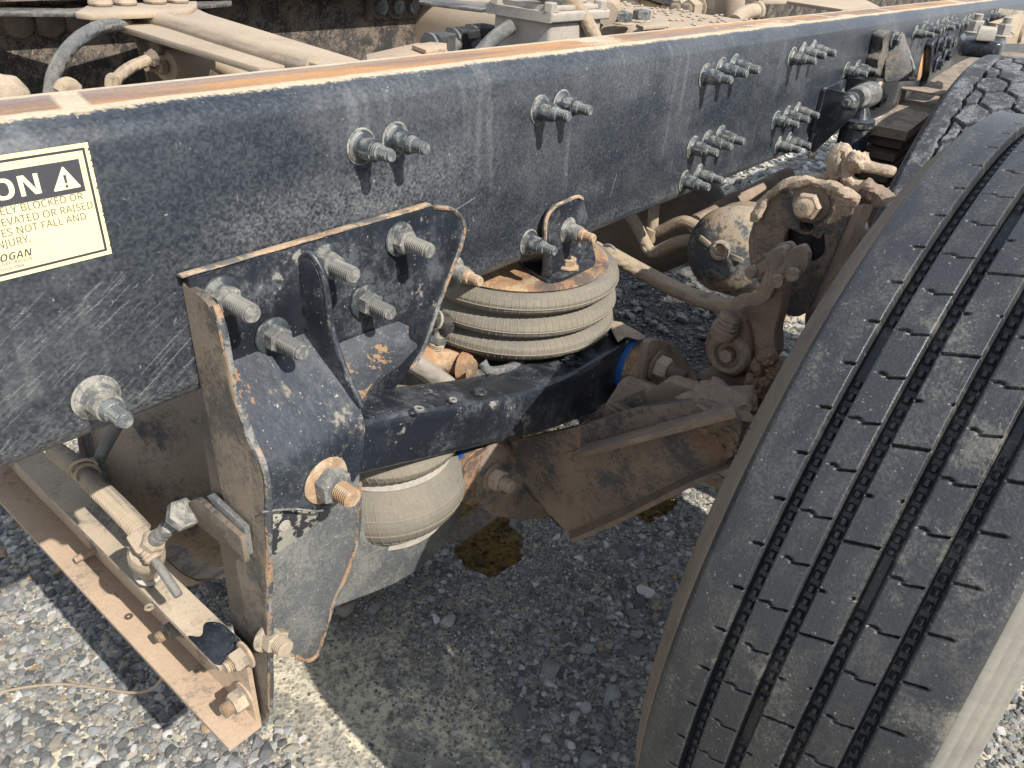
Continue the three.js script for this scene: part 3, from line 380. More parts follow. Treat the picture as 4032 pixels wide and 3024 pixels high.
// upright rib in the middle
part(hanger, 'rib', prism([V(0.4137,0.1251,0.0145),V(0.4163,0.1231,0.0274),V(0.4183,0.1085,0.0373),V(0.419,0.0861,0.041),V(0.4193,0.0612,0.0424),V(0.4203,0.0367,0.0475),V(0.4221,0.0102,0.0567),V(0.4242,-0.0122,0.0671),V(0.4265,-0.032,0.0784),V(0.4249,-0.0269,0.0703),V(0.4178,0,0.0351),V(0.412,0.017,0.0062),V(0.4113,0.0492,0.0023),V(0.4126,0.0971,0.0092)], 0.008, NX, { r: 0.012, bevel: 0.002, segs: 4 }), paintDark);
part(hanger, 'rib_edge', tube([V(0.4148,0.1246,0.0202),V(0.4165,0.1224,0.0284),V(0.4183,0.1085,0.0373),V(0.419,0.0861,0.041),V(0.4193,0.0612,0.0424),V(0.4203,0.0367,0.0475),V(0.4221,0.0102,0.0567),V(0.4242,-0.0122,0.0671),V(0.4262,-0.0307,0.0772)].map((p) => V(p.x + 0.004, p.y, p.z + 0.0005)), 0.0037, { seg: 40, rad: 8 }), paintDusty);
// curved saddle on the right of the rib
{
  const back = [V(0.4353,0.0066,0.0135),V(0.4604,0.0096,0.0135),V(0.4996,0.0087,0.0135),V(0.5413,0.0064,0.0135),V(0.5587,-0.0063,0.0135)], rim = [V(0.4341,-0.0286,0.0732),V(0.4525,-0.0214,0.0662),V(0.4775,-0.0153,0.0604),V(0.5015,-0.0126,0.0578),V(0.5345,-0.005,0.0505)], rows = [];
  for (let i = 0; i <= 6; i++) { const t = i / 6, row = back.map((b, k) => { const p = b.clone().lerp(rim[k], t); const bow = Math.sin(t * Math.PI) * 0.006; p.y -= bow; p.z -= bow; return p; }); rows.push(row); }
  part(hanger, 'saddle', sheet(rows, 0.006, roofN, 0.8), paintRusty, 'curved saddle with flaking rust');
}
part(hanger, 'lower_plate', prism([V(0.304,-0.0838,0.0769),V(0.3437,-0.0933,0.0758),V(0.4271,-0.1041,0.0745),V(0.4284,-0.1322,0.0713),V(0.4288,-0.2207,0.0611),V(0.4132,-0.2745,0.0549),V(0.3943,-0.3137,0.0504),V(0.3717,-0.3927,0.0413),V(0.3548,-0.3883,0.0418),V(0.3406,-0.3675,0.0442),V(0.3205,-0.3261,0.049),V(0.3018,-0.2786,0.0545)], 0.009, Z, { r: [0, 0, 0.004, 0.02, 0.03, 0.05, 0.05, 0.014, 0.014, 0.01, 0.01, 0], bevel: 0.002 }), sandyPaint);
part(hanger, 'plate_edge', tube([V(0.4277,-0.1352,0.0712),V(0.4279,-0.2199,0.0614),V(0.413,-0.2742,0.0552),V(0.3942,-0.3134,0.0507),V(0.373,-0.3861,0.0423),V(0.3638,-0.3942,0.0414),V(0.3526,-0.3868,0.0422),V(0.3392,-0.3649,0.0447)], 0.0027, { seg: 40, rad: 8 }), edgeWorn);
const idp = part(hanger, 'identification_plate', prism([V(0.3066,-0.0937,0.0775),V(0.3421,-0.1074,0.076),V(0.3772,-0.1233,0.0741),V(0.3713,-0.149,0.0712),V(0.3573,-0.1598,0.0699),V(0.3035,-0.1668,0.0691)], 0.0015, Z, { r: 0.006, bevel: 0.0004 }), tagMetal, 'worn metal identification plate with flaking black paint');
part(idp, 'rivet', lathe([[0.0001, 0.0042], [0.003, 0.0042], [0.0032, 0.0035], [0.006, 0.003], [0.0075, 0.0014], [0.008, 0]], V(0.3272,-0.1303,0.0715), Z), castGrey);
part(hanger, 'lip_weld', tube([V(0.297,-0.0847,0.0885),V(0.3128,-0.0921,0.0885),V(0.3332,-0.1036,0.0885),V(0.3601,-0.1226,0.0885),V(0.3778,-0.1259,0.0885),V(0.3935,-0.1202,0.0885),V(0.4042,-0.1094,0.0885)], 0.0012, { seg: 30, rad: 6 }), boltDust);
for (const [p, o] of [[V(0.328,0.1048,0.0125), { r: 0.0092, len: 0.034, tm: boltDust }], [V(0.3761,0.0471,0.0125), { r: 0.0088, len: 0.032 }], [V(0.4441,0.1061,0.0125), { r: 0.0088, len: 0.03 }], [V(0.5457,0.1053,0.0125), { r: 0.0088, len: 0.032 }], [V(0.4936,0.0473,0.0125), { r: 0.0086, len: 0.026 }]]) hexBoltParts(hanger, p, Z, { ...o, wm: collarPaint, mat: boltDust, tm: o.tm ?? boltDust });
hexBoltParts(hanger, V(0.3706,-0.0878,0.0885), Z, { af: 0.033, h: 0.018, wr: 0.026, r: 0.0105, len: 0.022, mat: boltDust, wm: boltRust, tm: boltRust, name: 'pivot_bolt' });
hexBoltParts(hanger, V(0.3082,-0.2991,0.046), Z, { af: 0.026, h: 0.014, wr: 0.021, r: 0.0105, len: 0.014, mat: dustWorn, tm: dustWorn, wm: dustWorn, name: 'pivot_bolt' });
part(hanger, 'upper_weld', tube([V(0.3238,0.0063,0.0145),V(0.3552,0.0089,0.0145),V(0.3997,0.0125,0.0145)], (t) => 0.004 + 0.0009 * Math.sin(t * 60), { seg: 50, rad: 8 }), paintDark);

// ================= upper control arm =================
const arm = thing('upper_control_arm', 'black bent box-section control arm running from the hanger bracket to the axle', 'control arm');
part(arm, 'arm_beam', prism([V(0.37, -0.046, 0.078), ...[V(0.4314,-0.0519,0.078),V(0.5086,-0.0744,0.078),V(0.6576,-0.1235,0.078),V(0.7594,-0.1489,0.078),V(0.8365,-0.1571,0.078),V(0.9383,-0.1575,0.078),V(1.0175,-0.1557,0.078)], ...[V(1.0117,-0.2622,0.078),V(0.9648,-0.2691,0.078),V(0.9091,-0.2626,0.078),V(0.7946,-0.2409,0.078),V(0.6348,-0.1899,0.078),V(0.5083,-0.1481,0.078),V(0.4138,-0.1176,0.078)], V(0.365, -0.11, 0.078)], 0.078, Z, { r: [0, 0.05, 0.1, 0.1, 0.05, 0.05, 0.03, 0.008, 0.02, 0.03, 0.05, 0.09, 0.1, 0.1, 0.05, 0], bevel: 0.0115, segs: 6 }), paintDark);
{
  const c = V(1,-0.2053,0.085);
  part(arm, 'blue_seal', lathe([[0.02, 0], [0.05, 0], [0.051, 0.002], [0.051, 0.0075], [0.0495, 0.009], [0.02, 0.009]], V(c.x, c.y, 0.0775), Z, 40), blueRing, 'bright blue seal ring at the far end');
  part(arm, 'end_bush', lathe([[0.02, 0], [0.049, 0], [0.0495, 0.003], [0.0475, 0.006], [0.0495, 0.008], [0.0495, 0.018], [0.047, 0.02], [0.047, 0.03], [0.02, 0.03]], V(c.x, c.y, 0.087), Z, 40), rustCoat, 'rusty bush');
  part(arm, 'eye', lathe([[0, -0.08], [0.052, -0.078], [0.056, -0.07], [0.056, -0.004], [0.052, 0], [0, 0]], V(c.x, c.y, 0.0772), Z, 40), paintDark);
}
for (const [p, r] of [[V(0.6353,-0.109,0.0633), 0.0085], [V(0.9515,-0.1455,0.047), 0.005], [V(0.5051,-0.0655,0.0854), 0.006], [V(0.5763,-0.092,0.0703), 0.005]]) part(arm, 'plug_mark', lathe([[r * 0.45, 0.0008], [r * 0.5, 0.002], [r, 0.0022], [r * 1.1, 0]], p.clone().add(V(0, 0, 0)), V(0.17, 1, 0.05), 20), r > 0.008 ? paintDusty : boltDust);
part(arm, 'caked_mud', lumpy(prism([V(0.9971,-0.1445,0.0205),V(1.006,-0.1445,0.0448),V(0.9948,-0.1445,0.0988),V(0.9766,-0.1445,0.0946),V(0.972,-0.1445,0.0731),V(0.944,-0.1445,0.0766),V(0.9718,-0.1445,0.0466)], 0.003, Y, { r: 0.008, bevel: 0.001 }), 0.0012, 60, 0.008, 4), mudPale, 'pale mud on the upper end');
{ // raised casting figures near the bend
  const { FontLoader } = await import('three/addons/loaders/FontLoader.js'), { TextGeometry } = await import('three/addons/geometries/TextGeometry.js');
  const font = await new FontLoader().loadAsync('fonts/droid/droid_sans_bold.typeface.json');
  const g = new TextGeometry('19', { font, size: 0.026, depth: 0.002, curveSegments: 4 }); g.center(); g.rotateX(-Math.PI / 2); g.rotateY(0.9); g.rotateZ(-0.12); const p = V(0.8499,-0.146,0.0583); g.translate(p.x, p.y - 0.002, p.z);
  part(arm, 'casting_mark', smooth(g, 0.4), paintDark);
}

// ================= lower arm and lift bellows =================
const lower = thing('lower_control_arm', 'grey dusty lower control arm below the small air bellows', 'control arm');
part(lower, 'arm_plate', prism([V(0.3, -0.31, 0.03), V(0.34, -0.255, 0.03), V(0.46, -0.235, 0.03), ...[V(0.5541,-0.2041,0.03),V(0.628,-0.2088,0.03),V(0.6564,-0.2396,0.03),V(0.6601,-0.2959,0.03),V(0.6471,-0.3361,0.03),V(0.6093,-0.379,0.03),V(0.5624,-0.3899,0.03),V(0.5162,-0.3849,0.03),V(0.4684,-0.3697,0.03),V(0.4139,-0.3502,0.03),V(0.3669,-0.3322,0.03)]], 0.012, Z, { r: [0.02, 0.02, 0.02, 0.02, 0.02, 0.02, 0.03, 0.03, 0.06, 0.05, 0.05, 0.06, 0.02, 0], bevel: 0.003, segs: 6 }), sandyPaint);
part(lower, 'arm_shelf', prism([V(0.44, -0.322, 0.017), V(0.63, -0.322, 0.017), V(0.63, -0.322, -0.15), V(0.44, -0.322, -0.15)], 0.012, Y, { bevel: 0.003 }), paintSand);
{
  const c = V(0.649,-0.255,0.05);
  part(lower, 'blue_seal', lathe([[0.015, 0], [0.044, 0], [0.045, 0.006], [0.044, 0.008], [0.015, 0.008]], V(c.x, c.y, 0.035), Z, 36), blueRing, 'blue seal ring at the axle end');
  part(lower, 'end_bush', lathe([[0.015, 0], [0.043, 0], [0.0435, 0.008], [0.0415, 0.01], [0.0435, 0.012], [0.0435, 0.018], [0.015, 0.02]], V(c.x, c.y, 0.0435), Z, 36), rustCoat, 'rusty bush');
  part(lower, 'eye', lathe([[0, -0.07], [0.046, -0.07], [0.047, 0], [0, 0]], V(c.x, c.y, 0.034), Z, 36), paintDark);
}
function bellows(t, c, prof, ribs, rad0) {           // rubber bag with moulded cord ridges
  const pts = []; const cur = new THREE.CatmullRomCurve3(prof.map(([r, y]) => V(r, y, 0)), false, 'centripetal'); for (const p of cur.getPoints(90)) pts.push([p.x, p.y]);
  const bag = part(t, 'rubber_bag', lathe(pts, c, Y, 96), rubberBag);
  if (ribs.lobes) ribs.span = ribs.lobes.flatMap(([y0, y1]) => { let a = 0, b = 1; for (let i = 0; i <= 600; i++) { const p = cur.getPointAt(i / 600); if (p.y < y0) a = i / 600; if (p.y < y1) b = i / 600; } return [[a, (a + b) / 2], [(a + b) / 2, b]]; });
  const lines = []; for (let k = 0; k < ribs.n; k++) { const a = k / ribs.n * Math.PI * 2; const arc = ribs.span.map(([f0, f1]) => { const q = []; for (let i = 0; i <= 12; i++) { const p = cur.getPointAt(lerp(f0, f1, i / 12)); q.push(V(c.x + (p.x + 0.0001) * Math.cos(a + ribs.lean * i / 12), c.y + p.y, c.z + (p.x + 0.0001) * Math.sin(a + ribs.lean * i / 12))); } return tube(q, ribs.r, { seg: 12, rad: 5 }); }); lines.push(...arc); }
  part(bag, 'cord_ridges', merge(...lines), bagRidge).userData.kind = 'stuff';
  for (const f of ribs.seams) { const p = cur.getPointAt(f), q = []; for (let i = 0; i < 48; i++) q.push(V(c.x + p.x * Math.cos(i / 48 * 6.28319), c.y + p.y, c.z + p.x * Math.sin(i / 48 * 6.28319))); part(bag, 'mould_seam', tube(q, ribs.r * 1.35, { seg: 96, rad: 6, closed: true }), bagRidge); }
  return bag;
}
const lift = thing('lift_bellows', 'small beige double air bellows standing on the lower control arm', 'air bellows');
bellows(lift, V(0.556, -0.318, -0.035), [[0.04, 0.001], [0.072, 0.004], [0.088, 0.018], [0.104, 0.035], [0.112, 0.053], [0.113, 0.071], [0.106, 0.091], [0.09, 0.108], [0.08, 0.113], [0.088, 0.119], [0.1, 0.13], [0.105, 0.143], [0.098, 0.152], [0.08, 0.156], [0.04, 0.157]], { n: 60, span: [[0.21, 0.53], [0.6, 0.8]], lean: 0.12, r: 0.0005, seams: [0.245, 0.345, 0.43] });
part(lift, 'bead_ring', lathe([[0.06, 0], [0.08, 0.0], [0.085, 0.006], [0.083, 0.015], [0.07, 0.018]], V(0.556, -0.3195, -0.035), Y, 60), castGrey);
part(lift, 'girdle_hoop', lathe([[0.06, 0.1], [0.089, 0.103], [0.092, 0.111], [0.088, 0.12], [0.06, 0.123]], V(0.556, -0.318, -0.035), Y, 60), castGrey);

// ================= ride air spring =================
const spring = thing('air_spring', 'large beige triple-convoluted air spring tucked under the frame rail', 'air spring');
{
  const c = V(0.891, 0, -0.094);
  const pr = [[0.05, -0.172], [0.11, -0.17], [0.125, -0.158]]; for (const y of [-0.1265, -0.0905, -0.0535]) { pr.push([0.143, y - 0.0175], [0.157, y - 0.0095], [0.1605, y], [0.156, y + 0.0098], [0.142, y + 0.0175]); } pr.splice(-2); pr.push([0.157, -0.0437], [0.151, -0.0372], [0.145, -0.0355], [0.12, -0.0352]);
  bellows(spring, c, pr, { n: 96, lobes: [[-0.142, -0.111], [-0.106, -0.075], [-0.069, -0.0385]], lean: 0.0, r: 0.00065, seams: [] });
  for (const y of [-0.1285, -0.0925, -0.0555]) part(spring, 'mould_seam', lathe([[0.158, -0.0013], [0.1612, -0.0008], [0.1616, 0], [0.1612, 0.0008], [0.158, 0.0013]], V(c.x, y, c.z), Y, 96), bagRidge);
  part(spring, 'top_plate', lathe([[0, -0.027], [0.125, -0.027], [0.136, -0.0285], [0.141, -0.032], [0.137, -0.0365], [0, -0.0365]], V(c.x - 0.006, 0, c.z + 0.006), Y, 72), rustCoat, 'round rusty top plate');
  part(spring, 'base_foot', prism([V(0.8461,-0.021,-0.056),V(0.8337,-0.021,-0.0386),V(0.8167,-0.021,0.0221),V(0.8392,-0.021,0.0314),V(0.9267,-0.021,0.0292),V(0.9653,-0.021,-0.0011),V(0.9075,-0.021,-0.0513)], 0.006, Y, { r: [0, 0.004, 0.012, 0.01, 0.012, 0, 0], bevel: 0.0012 }), paintDark);
  part(spring, 'mount_ear', prism([V(0.8278,-0.0233,0.012),V(0.8144,0.0358,0.012),V(0.8123,0.0667,0.012),V(0.8278,0.0808,0.012),V(0.8818,0.0846,0.012),V(0.9016,0.0745,0.012),V(0.9188,0.0453,0.012),V(0.9509,-0.0299,0.012)], 0.0065, Z, { r: [0, 0.02, 0.02, 0.02, 0.012, 0.012, 0.03, 0], bevel: 0.0015 }), paintDark);
  part(spring, 'ear_edge_rust', tube([V(0.8148,0.0358,0.0125),V(0.8131,0.0641,0.0125),V(0.8263,0.0793,0.0125),V(0.8531,0.0827,0.0125),V(0.8812,0.0842,0.0125),V(0.8957,0.0779,0.0125)], 0.0028, { seg: 30, rad: 7 }), rustEdge);
  part(spring, 'side_gusset', prism([V(0.822,-0.0195,0.0228),V(0.822,0.0219,0.0174),V(0.822,0.0527,0.0075),V(0.822,0.0638,-0.0001)].concat([V(0.822, 0.04, 0.006), V(0.822, -0.022, 0.006)]), 0.005, NX, { r: 0.006 }), paintDark);
  hexBoltParts(spring, V(0.8767,-0.0205,0.0125), Y, { af: 0.021, h: 0.011, wr: 0.016, r: 0.004, len: 0.0022, mat: boltRust, wm: boltRust, tm: boltRust });
  collarBolt(spring, V(0.8676,0.0384,0.012), 1.0, boltDust, boltRust);
  hexBoltParts(spring, V(0.9401,-0.0205,-0.0088), Y, { af: 0.016, h: 0.008, wr: 0.012, r: 0.004, len: 0.0022, mat: paintDark, wm: paintDark, tm: paintDark });
}

// ================= transverse channel and its fittings =================
const channel = thing('crossmember_channel', 'tan dusty steel channel crossing under the frame rail with black worn end', 'crossmember');
part(channel, 'top_flange', box(V(0.2555, -0.337, 0.0205), V(0.2945, -0.33, -1.25), 0.0012), dustWorn);
part(channel, 'web', box(V(0.288, -0.4605, 0.0195), V(0.2945, -0.3372, -1.25), 0.0008), dustPink);
part(channel, 'bottom_flange', prism([V(0.2445, -0.46, 0.0275), V(0.29, -0.46, 0.0275), V(0.2945, -0.46, 0.02), V(0.2945, -0.46, -1.25), V(0.2375, -0.46, -1.25), V(0.2415, -0.46, -0.4)], 0.007, Y, { bevel: 0.001 }), dustPink);
part(channel, 'worn_end', prism([V(0.2552, -0.3296, 0.0208), V(0.2942, -0.3296, 0.0208), V(0.2942, -0.3296, -0.035), V(0.28, -0.3296, -0.052), V(0.266, -0.3296, -0.03), V(0.2552, -0.3296, -0.05)], 0.0012, Y, { r: 0.012, bevel: 0.0003 }), paintDark, 'bare black worn end of the upper flange');
hexBoltParts(channel, V(0.2878,-0.4233,0.0053), NX, { af: 0.026, h: 0.016, wr: 0.02, r: 0.0095, len: 0.012, mat: dustWorn, wm: dustPink, tm: boltRust });
hexBoltParts(channel, V(0.2878,-0.3295,0.0263), NX, { af: 0.022, h: 0.016, wr: 0.017, r: 0.008, len: 0.008, mat: dustWorn, wm: dustPink, tm: boltRust });
hexBoltParts(channel, V(0.2878,-0.4207,-0.1495), NX, { af: 0.022, h: 0.014, wr: 0.017, r: 0.008, len: 0.012, mat: paintSand, wm: paintSand, tm: boltRust });
part(channel, 'screw_end', lathe(threadProf(0.0055, 0.03, 0.0024), V(0.2878,-0.4448,-0.3935), NX), dustPink);
part(channel, 'screw_end', lathe(threadProf(0.0055, 0.026, 0.0024), V(0.2878,-0.3667,-0.5818), NX), dustPink);
for (const p of [V(0.2477,-0.3298,-0.1177),V(0.2737,-0.3298,-0.0555)]) part(channel, 'hole_mark', lathe([[0.002, 0.0002], [0.0025, 0.001], [0.0055, 0.001], [0.006, 0]], p, Y, 16), dustWorn);

const air = thing('air_fitting', 'dusty brass air fitting stack with tee and drain tap on the channel', 'pipe fitting');
{
  const a = V(0.2711,-0.3295,-0.1603), b = V(0.243,-0.1547,-0.0599), d = b.clone().sub(a).normalize(), at = (k) => a.clone().addScaledVector(d, k), L = b.distanceTo(a);
  part(air, 'base_thread', lathe(threadProf(0.0145, 0.03, 0.0042), at(0), d, 30), boltDust);
  part(air, 'split_washer', lathe([[0.012, 0], [0.0165, 0], [0.017, 0.002], [0.0165, 0.004], [0.012, 0.004]], at(0.026), d.clone().add(V(-0.08, 0, 0.03)), 28), castGrey);
  part(air, 'hex_nut', hex(0.023, 0.022, at(0.03), d, 0.3), dustCoat);
  part(air, 'hex_body', hex(0.0245, 0.03, at(0.049), d, 0.1), dustCoat);
  part(air, 'valve_body', lathe([[0.01, 0.074], [0.0175, 0.076], [0.0205, 0.081], [0.0205, 0.101], [0.018, 0.105], [0.0175, 0.108], [0.004, 0.109]], a, d, 34), dustCoat);
  part(air, 'neck_thread', lathe(threadProf(0.009, 0.016, 0.0022), at(0.107), d), boltDust);
  const top = at(0.128), rod = V(0.0, -0.52, 0.85).normalize(), t2 = top.clone().addScaledVector(rod, -0.012);
  part(air, 'tap_head', hex(0.024, 0.024, t2.clone().addScaledVector(rod, -0.006), rod, 0.2), dustCoat);
  part(air, 'tap_collar', lathe([[0.0095, 0], [0.0105, 0.002], [0.0095, 0.004], [0.0105, 0.006], [0.0095, 0.008], [0.0105, 0.011], [0.0085, 0.014], [0, 0.014]], t2.clone().addScaledVector(rod, 0.018), rod), dustCoat);
  part(air, 'tap_stem', lathe([[0, 0], [0.0052, 0], [0.0052, 0.05], [0.0045, 0.052], [0, 0.052]], t2.clone().addScaledVector(rod, 0.03), rod, 16), hoseGrey, 'thin grey stem pointing down');
  const n0 = at(0.118), n1 = V(0.277,-0.1467,-0.0337), nd = n1.clone().sub(n0).normalize(), ln = n0.distanceTo(n1), nat = (k) => n0.clone().addScaledVector(nd, k);
  part(air, 'tee_arm', hex(0.024, 0.026, nat(0.004), nd, 0.4), dustCoat);
  part(air, 'nipple', lathe([...threadProf(0.0095, 0.016, 0.0026).slice(0, -2), [0.0088, 0.017], [0.0088, 0.03], ...threadProf(0.0095, 0.016, 0.0026).map(([r, y]) => [r, y + 0.03])], nat(0.03), nd, 24), boltDust);
  part(air, 'square_nut', hex(0.03, 0.014, nat(ln - 0.012), nd, 0.5), boltDust, 'nut with chipped pale paint');
}
const lug = thing('fitting_bracket', 'flat grey bar bracket holding the air fitting beside the hanger flange', 'bracket');
part(lug, 'bar', prism([V(0.284,-0.1353,-0.0343),V(0.284,-0.1217,-0.0153),V(0.284,-0.1261,0.0629),V(0.284,-0.1604,0.063),V(0.284,-0.1604,0.0573),V(0.284,-0.1639,-0.0388)], 0.0065, NX, { r: [0.008, 0.006, 0.003, 0.001, 0.001, 0.01], bevel: 0.001 }), flangeDirt);
part(lug, 'stiffener', prism([V(0.2905,-0.1167,-0.0064),V(0.2905,-0.1117,0),V(0.2905,-0.1182,0.061),V(0.2905,-0.1556,0.0598),V(0.2905,-0.1423,0.0512)], 0.0062, NX, { bevel: 0.001 }), sandyPaint);
const loom = thing('corrugated_loom', 'ribbed tan cable conduit running along the top of the channel', 'conduit');
part(loom, 'ribbed_tube', tube([V(0.285,-0.2755,-0.4271),V(0.285,-0.2656,-0.3582),V(0.285,-0.2694,-0.2939),V(0.285,-0.2717,-0.2365),V(0.285,-0.2777,-0.1882)], (t) => 0.0125 + 0.0016 * Math.sin(t * 300), { seg: 420, rad: 14 }), dustWorn);
for (const [p, r] of [[V(0.285,-0.2651,-0.3485), 0.2], [V(0.285,-0.26,-0.322), -0.5], [V(0.285,-0.2498,-0.329), 0.9]]) part(loom, 'cable_tie', tube([0, 1, 2, 3, 4, 5, 6, 7].map((k) => V(p.x + 0.0142 * Math.cos(k * 0.785), p.y + 0.0142 * Math.sin(k * 0.785), p.z + r * 0.01 * Math.sin(k * 0.785 + r))), 0.0022, { seg: 32, rad: 6, closed: true }), hoseDust);
const branch = thing('branch_cable', 'grey cable tied to the conduit and rising behind the frame rail', 'cable');
part(branch, 'sheath', tube([V(0.3,-0.3038,-0.3681), V(0.305,-0.2798,-0.3539), V(0.31,-0.2333,-0.3208), V(0.32,-0.1695,-0.2728), V(0.33,-0.1081,-0.2275)], 0.008, { seg: 30 }), hoseGrey);
part(branch, 'tape_joint', blob(V(0.304,-0.2828,-0.3559), 0.017, 0.019, 0.017, 0.3, 4), hoseGrey);
const wire = thing('thin_wire', 'thin bare tan wire curling over the gravel from under the channel', 'wire');
part(wire, 'strand', tube([V(0.0973,-0.783,-0.5862), V(0.1325,-0.78,-0.5624), V(0.1674,-0.776,-0.5353), V(0.2059,-0.772,-0.4976), V(0.2433,-0.765,-0.4385), V(0.272,-0.75,-0.3772), V(0.2885,-0.72,-0.333), V(0.298,-0.68,-0.3029), V(0.3022,-0.66,-0.2938)], 0.0024, { seg: 60, rad: 8 }), hoseDust);

const tank = thing('air_tank', 'brown dusty air tank hanging behind the channel under the frame', 'tank');
{ const r = 0.19, pr = [[0.001, -0.062]]; for (let k = 1; k <= 9; k++) { const t = k / 9 * Math.PI / 2; pr.push([r * Math.sin(t), -0.062 * Math.cos(t)]); } pr.push([r, 0.62], [0.1, 0.68], [0.001, 0.7]);
  part(tank, 'shell', lathe(pr, V(0.42, -0.46, -0.5), X, 64), weathered({ base: [0.05, 0.046, 0.043], rough: 0.85, coats: [{ col: [0.27, 0.205, 0.145], t: 0.33, s: 0.2, max: 0.92, cells: 3, grain: 0.6, soft: 0.8 }], bump: 0.0006 }));
  part(tank, 'strap', lathe([[r, 0.14], [r + 0.004, 0.141], [r + 0.004, 0.175], [r, 0.176]], V(0.42, -0.46, -0.5), X, 64), paintSand);
}
const cradle = thing('tank_cradle', 'bent dusty steel strap curving under the air tank', 'strap');
part(cradle, 'band', sheet([0, 0.03].map((w) => [V(0.33,-0.4011,-0.2736),V(0.33,-0.3935,-0.2396),V(0.33,-0.3911,-0.2023),V(0.33,-0.3757,-0.1628),V(0.33,-0.3401,-0.1147),V(0.33,-0.2957,-0.0628)].map((p) => V(p.x + w, p.y, p.z - 0.002))), 0.004, Y), dustWorn);

// ================= front tyre (lift axle) =================
const treadMat = (() => {
  const N = 1024, a = fbm(N, N, 4, 4, 6, 0.6), g = fbm(N, N, 180, 180, 3, 0.6), sp = fbm(N, N, 150, 150, 2), b = fbm(N, N, 7, 14, 5), q = fbm(N, N, 40, 40, 4);
  const m = makeMat(N, N, (i, x, y, o) => {
    const f = g[i] - 0.5, d = 0.1 * ss(0.4, 0.8, b[i]) * (0.6 + 1.2 * f) + 0.2 * ss(0.62, 0.95, a[i] + 0.15 * (q[i] - 0.5) + 0.3 * f), s = ss(0.84, 0.93, sp[i]) * 0.45;
    for (let c = 0; c < 3; c++) { o[c] = lerp([0.025, 0.026, 0.029][c], [0.3, 0.28, 0.225][c], clamp(d, 0, 0.8)) * (1 + 0.45 * f); o[c] = lerp(o[c], [0.38, 0.35, 0.29][c], s); }
    o[3] = lerp(0.46, 0.9, clamp(d * 1.3)) + 0.1 * f; o[4] = 0.5 + 0.5 * f;
  }, { bump: 0.0005 }); return m;
})();
const sideMat = weathered({ base: [0.17, 0.135, 0.1], rough: 0.95, tone: 0.15, coats: [{ col: [0.06, 0.058, 0.055], t: 0.72, s: 0.2, max: 0.5, cells: 8, grain: 1, soft: 0.7 }], bump: 0.0004 });
const sideMatOut = weathered({ base: [0.17, 0.16, 0.135], rough: 0.9, tone: 0.1, coats: [{ col: [0.08, 0.08, 0.08], t: 0.72, s: 0.2, max: 0.4, cells: 6, grain: 1, soft: 0.9 }], bump: 0.0001, N: 256 });
function treadGrid(R, ws, th0, th1, dth, depth, uvScale = 0.3) {
  const n = Math.ceil((th1 - th0) / dth), K = ws.length, P = new Float32Array((n + 1) * K * 3), U = new Float32Array((n + 1) * K * 2), I = new Uint32Array(n * (K - 1) * 6); let k = 0, u = 0, q = 0;
  for (let i = 0; i <= n; i++) { const t = th0 + (th1 - th0) * i / n, c = Math.cos(t), s = Math.sin(t); for (let j = 0; j < K; j++) { const r = R - depth(t * R, ws[j]); P[k++] = r * c; P[k++] = r * s; P[k++] = ws[j]; U[u++] = t * R / uvScale; U[u++] = ws[j] / uvScale; } }
  for (let i = 0; i < n; i++) for (let j = 0; j < K - 1; j++) { const a = i * K + j, b = a + K; I[q++] = a; I[q++] = b; I[q++] = a + 1; I[q++] = b; I[q++] = b + 1; I[q++] = a + 1; }
  const g = new THREE.BufferGeometry(); g.setAttribute('position', new THREE.BufferAttribute(P, 3)); g.setAttribute('uv', new THREE.BufferAttribute(U, 2)); g.setIndex(new THREE.BufferAttribute(I, 1)); g.computeVertexNormals(); return g;
}
const ringLathe = (prof, seg = 160) => { const g = new THREE.LatheGeometry(prof.map(([z, r]) => new THREE.Vector2(r, z)), seg); g.rotateX(Math.PI / 2); const uv = g.attributes.uv, p = g.attributes.position; for (let i = 0; i < p.count; i++) { const x = p.getX(i), y = p.getY(i); uv.setXY(i, uv.getX(i) * 10, Math.hypot(x, y) / 0.3 + p.getZ(i) / 0.3); } g.computeVertexNormals(); return g; };
const TR = 0.485, GR = [0.511, 0.547, 0.584, 0.6195];
const tyre = thing('truck_tyre', 'large worn black truck tyre with four straight grooves filling the right foreground', 'tyre', V(0.926, -0.2077, 0));
